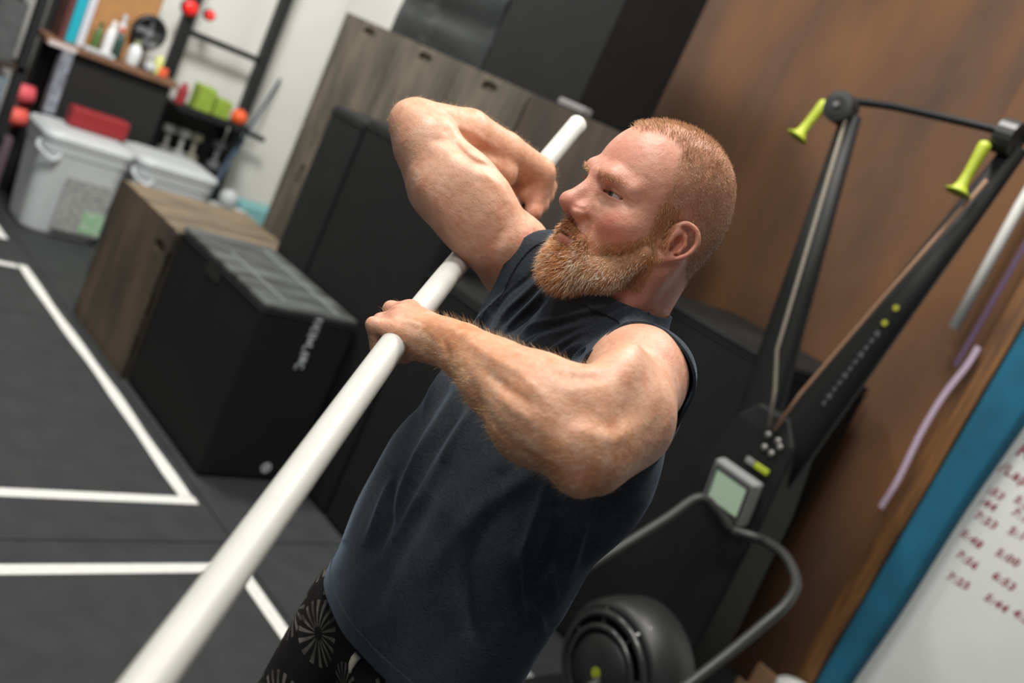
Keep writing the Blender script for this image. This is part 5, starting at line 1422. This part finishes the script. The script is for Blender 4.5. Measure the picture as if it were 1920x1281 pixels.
for hip, knee, ank in legs:
    a = Vector(W(ank)); f = Vector(MC @ FW_H); s = Vector(MC @ LW_H)
    bm = bmesh.new()
    prof = [(-0.085, 0.030, 0.05), (-0.07, 0.036, 0.085), (-0.03, 0.040, 0.105), (0.02, 0.042, 0.095), (0.07, 0.047, 0.07), (0.12, 0.050, 0.055), (0.165, 0.044, 0.045), (0.19, 0.025, 0.03)]
    rings = []
    for y, w_, h_ in prof:
        ring = []
        for k in range(14):
            an = 2*math.pi*k/14
            z = 0.02+max(0, math.sin(an))*(h_) if math.sin(an) > 0 else 0.02
            p = Vector((a.x, a.y, 0))+f*y+s*(w_*math.cos(an))+Vector((0, 0, z))
            ring.append(bm.verts.new(p-Vector(FOOT)))
        rings.append(ring)
    for r1, r2 in zip(rings[:-1], rings[1:]):
        for k in range(14): bm.faces.new((r1[k], r1[(k+1) % 14], r2[(k+1) % 14], r2[k]))
    bm.faces.new(rings[0][::-1]); bm.faces.new(rings[-1])
    sh = put('shoe', bm, M_SHOE, person, smooth=True)
    bm = bmesh.new()
    lo = [bm.verts.new(Vector((a.x, a.y, 0.001))+f*y+s*(w_*sd)-Vector(FOOT)) for sd, seq in ((1.06, prof), (-1.06, prof[::-1])) for y, w_, h_ in seq]
    hi = [bm.verts.new(v.co+Vector((0, 0, 0.024))) for v in lo]
    bm.faces.new(lo[::-1]); bm.faces.new(hi)
    for i in range(len(lo)): j = (i+1) % len(lo); bm.faces.new((lo[i], lo[j], hi[j], hi[i]))
    put('sole', bm, M_SOLE, sh)

# ------------------------------------------------------------------ hair, beard, brows (thin tapered three-sided strands)
def strands(name, root, d0, d1, length, width, colr, parent, mat, seg=3):
    """root (N,3) camera axes; direction turns from d0 to d1 along the strand"""
    n = len(root); up = nrm([0.3, 0.2, -1.0])
    t = np.linspace(0, 1, seg+1)
    L = np.asarray(length)[:, None, None]
    path = root[:, None, :] + L*(d0[:, None, :]*(t-0.5*t*t)[None, :, None] + d1[:, None, :]*(0.5*t*t)[None, :, None])
    a = np.cross(d0, up); a /= np.linalg.norm(a, axis=1)[:, None]+1e-9
    b = np.cross(d0, a); b /= np.linalg.norm(b, axis=1)[:, None]+1e-9
    w = np.asarray(width)[:, None]*np.interp(t, [0, 0.5, 1], [1, 0.85, 0.15])[None, :]
    vs = np.zeros((n, seg+1, 3, 3))
    for k in range(3):
        an = 2*math.pi*k/3
        vs[:, :, k] = path + w[:, :, None]*(math.cos(an)*a+math.sin(an)*b)[:, None, :]
    V = vs.reshape(-1, 3)
    base = np.arange(n)[:, None, None]*(seg+1)*3
    s = np.arange(seg)[None, :, None]*3; k = np.arange(3)[None, None, :]
    k2 = (k+1) % 3
    F = np.stack([base+s+k, base+s+k2, base+s+3+k2, base+s+3+k], -1).reshape(-1, 4)
    o = npmesh(name, W(V)-FOOT, F, mat, parent)
    set_tint(o, np.repeat(colr, (seg+1)*3, axis=0))
    return o
def hair_material():
    m = bpy.data.materials.new('ginger_hair'); m.use_nodes = True
    nt = m.node_tree; b = nt.nodes['Principled BSDF']
    at = nt.nodes.new('ShaderNodeAttribute'); at.attribute_name = 'tint'
    nt.links.new(at.outputs['Color'], b.inputs['Base Color'])
    b.inputs['Roughness'].default_value = 0.42; b.inputs['Specular IOR Level'].default_value = 0.6
    return m
M_HAIR = hair_material()
def pick(mask, n):
    p = mask/mask.sum(); return RNG.choice(len(mask), n, p=p)
def jit(n, a): return RNG.normal(0, a, (n, 3))
def unit(v): return v/(np.linalg.norm(v, axis=1)[:, None]+1e-9)
def mixcol(cols, w):
    idx = RNG.choice(len(cols), len(w) if hasattr(w, '__len__') else w); return np.array([srgb(*c)[:3] for c in cols])[idx]
# vertex area weights so that the fine grid does not get more hair
vsz = np.zeros(len(V)); _ar = np.linalg.norm(np.cross(V[Q[:, 2]]-V[Q[:, 0]], V[Q[:, 3]]-V[Q[:, 1]]), axis=1)
for c in range(4): vsz += np.bincount(Q[:, c], _ar, len(V))

# cropped hair
m = HM*(HM > 0.15)*vsz
ids = pick(m, 21000)
R_ = V[ids]; N_ = NV[ids]; Lh = LV[ids]
topness = sst(Lh[:, 2], 0.055, 0.095)*sst(Lh[:, 1], -0.13, -0.02)
back = unit(np.tile(-HF, (len(ids), 1)) + 0.25*HL*np.sign(Lh[:, :1]))
d0 = unit(N_*(0.55+0.5*topness)[:, None] + (0.35*topness)[:, None]*HF*0.6 + (1-topness)[:, None]*(-0.8*HU-0.35*HF) + jit(len(ids), 0.22))
d1 = unit(N_*0.25 + topness[:, None]*(0.7*HF+0.3*HL) + (1-topness)[:, None]*(-0.9*HU-0.4*HF) + jit(len(ids), 0.25))
ln = (0.0034+0.0048*topness)*RNG.uniform(0.7, 1.25, len(ids))
colr = mixcol([(200, 156, 112), (216, 180, 138), (164, 120, 84), (236, 208, 172), (136, 100, 74)], len(ids))
hair = strands('cropped_hair', R_-N_*0.0006, d0, d1, ln, np.full(len(ids), 0.00022), colr, person, M_HAIR, 3)
hair['kind'] = 'stuff'

# beard: a soft mass on the jaw, then strands
G = Field(np.arange(0.02, 0.27, 0.0022), np.arange(-0.19, 0.02, 0.0022), np.arange(1.20, 1.45, 0.0022))
def gc(a, b, ra, rb, k=0.014, op='u'):
    for sg in (1, -1): G.cone(H(sg*a[0], a[1], a[2]), H(sg*b[0], b[1], b[2]), ra, rb, k, op)
def ge(c, r, k=0.014, op='u'):
    for sg in ((1, -1) if c[0] else (1,)): G.ell(H(sg*c[0], c[1], c[2]), r, HAX, k, op)
gc((0.0665, 0.014, -0.056), (0.0650, 0.012, -0.064), 0.0040, 0.009)
gc((0.0650, 0.012, -0.055), (0.050, 0.040, -0.098), 0.015, 0.024)
gc((0.050, 0.040, -0.098), (0.018, 0.066, -0.112), 0.022, 0.030)
ge((0, 0.070, -0.118), (0.038, 0.028, 0.032))
ge((0, 0.042, -0.112), (0.048, 0.046, 0.028))
gc((0.002, 0.0965, -0.0610), (0.026, 0.0845, -0.0740), 0.0058, 0.0075, 0.006)
gc((0.027, 0.0830, -0.0740), (0.031, 0.0765, -0.1000), 0.0078, 0.014, 0.008)
ge((0, 0.089, -0.103), (0.017, 0.011, 0.012))
G.ell(H(0, 0.101, -0.0800), (0.0225, 0.016, 0.0085), HAX, 0.004, 's')
BV, BQ = G.mesh(); del G
BV = relax(BV, BQ, 2, 0.5); BN = vnormals(BV, BQ); BL = hloc(BV)
bcol = np.tile(rgb(146, 94, 56), (len(BV), 1))
bcol = lerp(bcol, rgb(170, 126, 92), sst(np.abs(BL[:, 0]), 0.03, 0.06))
M_BEARD = M_('beard_undercoat', srgb(140, 90, 54), 0.8)
_at = M_BEARD.node_tree.nodes.new('ShaderNodeAttribute'); _at.attribute_name = 'tint'
M_BEARD.node_tree.links.new(_at.outputs['Color'], M_BEARD.node_tree.nodes['Principled BSDF'].inputs['Base Color'])
beard = npmesh('beard', W(BV)-FOOT, BQ, M_BEARD, person); set_tint(beard, bcol)
bsz = np.ones(len(BV))*(BL[:, 1] > -0.005)
ids = pick(bsz, 15000)
R_ = BV[ids]; N_ = BN[ids]; Lb = BL[ids]
frontal = sst(Lb[:, 1], 0.045, 0.085); mous = np.exp(-((Lb[:, 2]+0.068)/0.012)**2)*frontal
down = np.tile(-HU, (len(ids), 1)) + 0.55*frontal[:, None]*HF + 0.25*HL*np.clip(Lb[:, :1]/0.05, -1, 1)
down = unit(down + (1-frontal)[:, None]*0.45*HF)
d0 = unit(N_*0.8 + down*0.55 + jit(len(ids), 0.25))
d1 = unit(N_*0.15 + down*1.0 + jit(len(ids), 0.45))
ln = (0.0070+0.006*sst(-Lb[:, 2], 0.085, 0.15)*frontal+0.003*frontal)*RNG.uniform(0.6, 1.35, len(ids))*np.where(Lb[:, 2] > -0.05, 0.5, 1.0)*(1-0.45*mous)
light = sst(np.abs(Lb[:, 0]), 0.020, 0.045)*sst(-Lb[:, 2], 0.055, 0.09)
ca = mixcol([(206, 132, 66), (188, 112, 50), (220, 154, 90), (166, 100, 50), (236, 190, 138)], len(ids))
cb = mixcol([(220, 188, 152), (238, 220, 196), (196, 148, 104), (212, 172, 132), (246, 234, 218)], len(ids))
pickb = RNG.uniform(0, 1, len(ids)) < 0.15+0.8*light
colr = np.where(pickb[:, None], cb, ca)
bs = strands('beard_hairs', R_-N_*0.001, d0, d1, ln, np.full(len(ids), 0.00024), colr, beard, M_HAIR, 4)
bs['kind'] = 'stuff'
# thinner growth where the beard meets the cheeks, sideburns and neck
kd = KDTree(len(BV)//4+1)
for i in range(0, len(BV), 4): kd.insert(BV[i], i)
kd.balance()
cand = np.where((onhead > 0.5) & (LV[:, 1] > -0.012) & (LV[:, 2] < 0.022) & (LV[:, 2] > -0.15))[0]
dist = np.array([kd.find(V[i])[2] for i in cand])
sideb = np.exp(-((LV[cand, 1]-0.014)/0.012)**2)*sst(np.abs(LV[cand, 0]), 0.055, 0.065)*sst(LV[cand, 2], -0.06, -0.03)
wt = (np.exp(-(dist/0.0075)**2)+1.3*beard_mask(LV[cand]))*(1-gs(LV[cand], (0, 0.098, -0.079), (0.021, 0.016, 0.008)))*vsz[cand]*(1-gs(LV[cand], (0, 0.112, -0.04), (0.02, 0.02, 0.012)))
ids = cand[pick(wt, 9500)]; Lc = LV[ids]
dwn = unit(np.tile(-HU, (len(ids), 1))+0.35*HF*sst(Lc[:, 1], 0.02, 0.07)[:, None])
d0 = unit(NV[ids]*0.55+dwn*0.7+jit(len(ids), 0.25)); d1 = unit(NV[ids]*0.2+dwn+jit(len(ids), 0.35))
cs = strands('cheek_hairs', V[ids]-NV[ids]*0.0005, d0, d1, RNG.uniform(0.004, 0.0095, len(ids)), np.full(len(ids), 0.0002), mixcol([(190, 126, 72), (206, 150, 98), (222, 184, 140), (170, 112, 64)], len(ids)), beard, M_HAIR, 3)
cs['kind'] = 'stuff'

# eyebrows and lashes
xa = np.abs(LV[:, 0])
brow = np.exp(-(((LV[:, 2]-(0.0150+0.10*np.clip(xa-0.012, 0, None)-4.2*np.clip(xa-0.030, 0, None)**2))/0.0034)**2))*sst(xa, 0.008, 0.013)*(1-sst(xa, 0.046, 0.054))*(LV[:, 1] > 0.045)
ids = pick(brow*vsz*(brow > 0.1), 300)
sx = np.sign(LV[ids, :1])
d0 = unit(NV[ids]*0.6+HL*sx*0.6+0.25*HU+jit(len(ids), 0.2)); d1 = unit(NV[ids]*0.1+HL*sx*1.0-0.15*HU-0.3*HF+jit(len(ids), 0.2))
br = strands('eyebrow_hairs', V[ids], d0, d1, RNG.uniform(0.005, 0.009, len(ids)), np.full(len(ids), 0.00016), mixcol([(206, 160, 112), (180, 128, 84), (226, 190, 148)], len(ids)), person, M_HAIR, 3)
br['kind'] = 'stuff'
rt, e0, e1 = [], [], []
for sg in (1, -1):
    for a in np.linspace(-0.0125, 0.0130, 26):
        y = 0.0665+math.sqrt(max(0.0138**2-a*a*0.8, 1e-8))
        rt.append(H(sg*(0.0325+a), y, 0.0022-12*a*a)); e0.append(HF+0.25*HL*sg*a/0.012-0.1*HU); e1.append(0.6*HF+0.4*HL*sg*a/0.012+0.9*HU)
ls = strands('eyelashes', np.array(rt), unit(np.array(e0)), unit(np.array(e1)), np.full(len(rt), 0.0075), np.full(len(rt), 0.0002), mixcol([(150, 104, 70), (176, 128, 90)], len(rt)), person, M_HAIR, 3)
ls['kind'] = 'stuff'

# fine golden hair on the arms
fa = along(V, [P(1060, 830, 1.07), P(1000, 780, 1.09), W_L], 0.07)
fb = along(V, [P(765, 215, 1.5), P(880, 250, 1.56), W_R], 0.05)
fc = 0.35*along(V, [P(790, 280, 1.5), P(880, 400, 1.5)], 0.06)
fd = 0.4*along(V, [P(748, 600, 1.27), P(830, 625, 1.22)], 0.03)
wts = np.maximum(np.maximum(fa, fb), np.maximum(fc, fd))*(1-onhead); wts[wts < 0.2] = 0
ids = pick(wts*vsz, 4200)
axl = nrm(W_L-E_L); axr = nrm(W_R-P(765, 217, 1.5)); near = (fa[ids] > fb[ids])[:, None]
ax_ = np.where(near, axl, axr)
sidev = unit(np.cross(NV[ids], ax_))
d0 = unit(NV[ids]*0.7+ax_*0.5+sidev*0.3+jit(len(ids), 0.3)); d1 = unit(NV[ids]*0.25+ax_*0.8+sidev*0.6+jit(len(ids), 0.4))
ah = strands('arm_hairs', V[ids], d0, d1, RNG.uniform(0.006, 0.014, len(ids))*np.where(fc[ids] > 0.2, 0.6, 1.0), np.full(len(ids), 0.00009), mixcol([(226, 178, 112), (206, 150, 88), (238, 204, 150)], len(ids)), person, M_HAIR, 3)
ah['kind'] = 'stuff'

# ------------------------------------------------------------------ the pipe he holds
bm = bmesh.new(); tube(bm, [Vector(W(p)) for p in PIPE], PIPE_R, 28)
hold = put('stretching_pipe', bm, M_('white_pvc_pipe', srgb(198, 197, 190), 0.42, noise=0.05, nscale=25), smooth=True)
hold.data.polygons.foreach_set('use_smooth', [len(p.vertices) == 4 for p in hold.data.polygons])
tag(hold, 'long white plastic pipe gripped in both his hands', 'pipe')
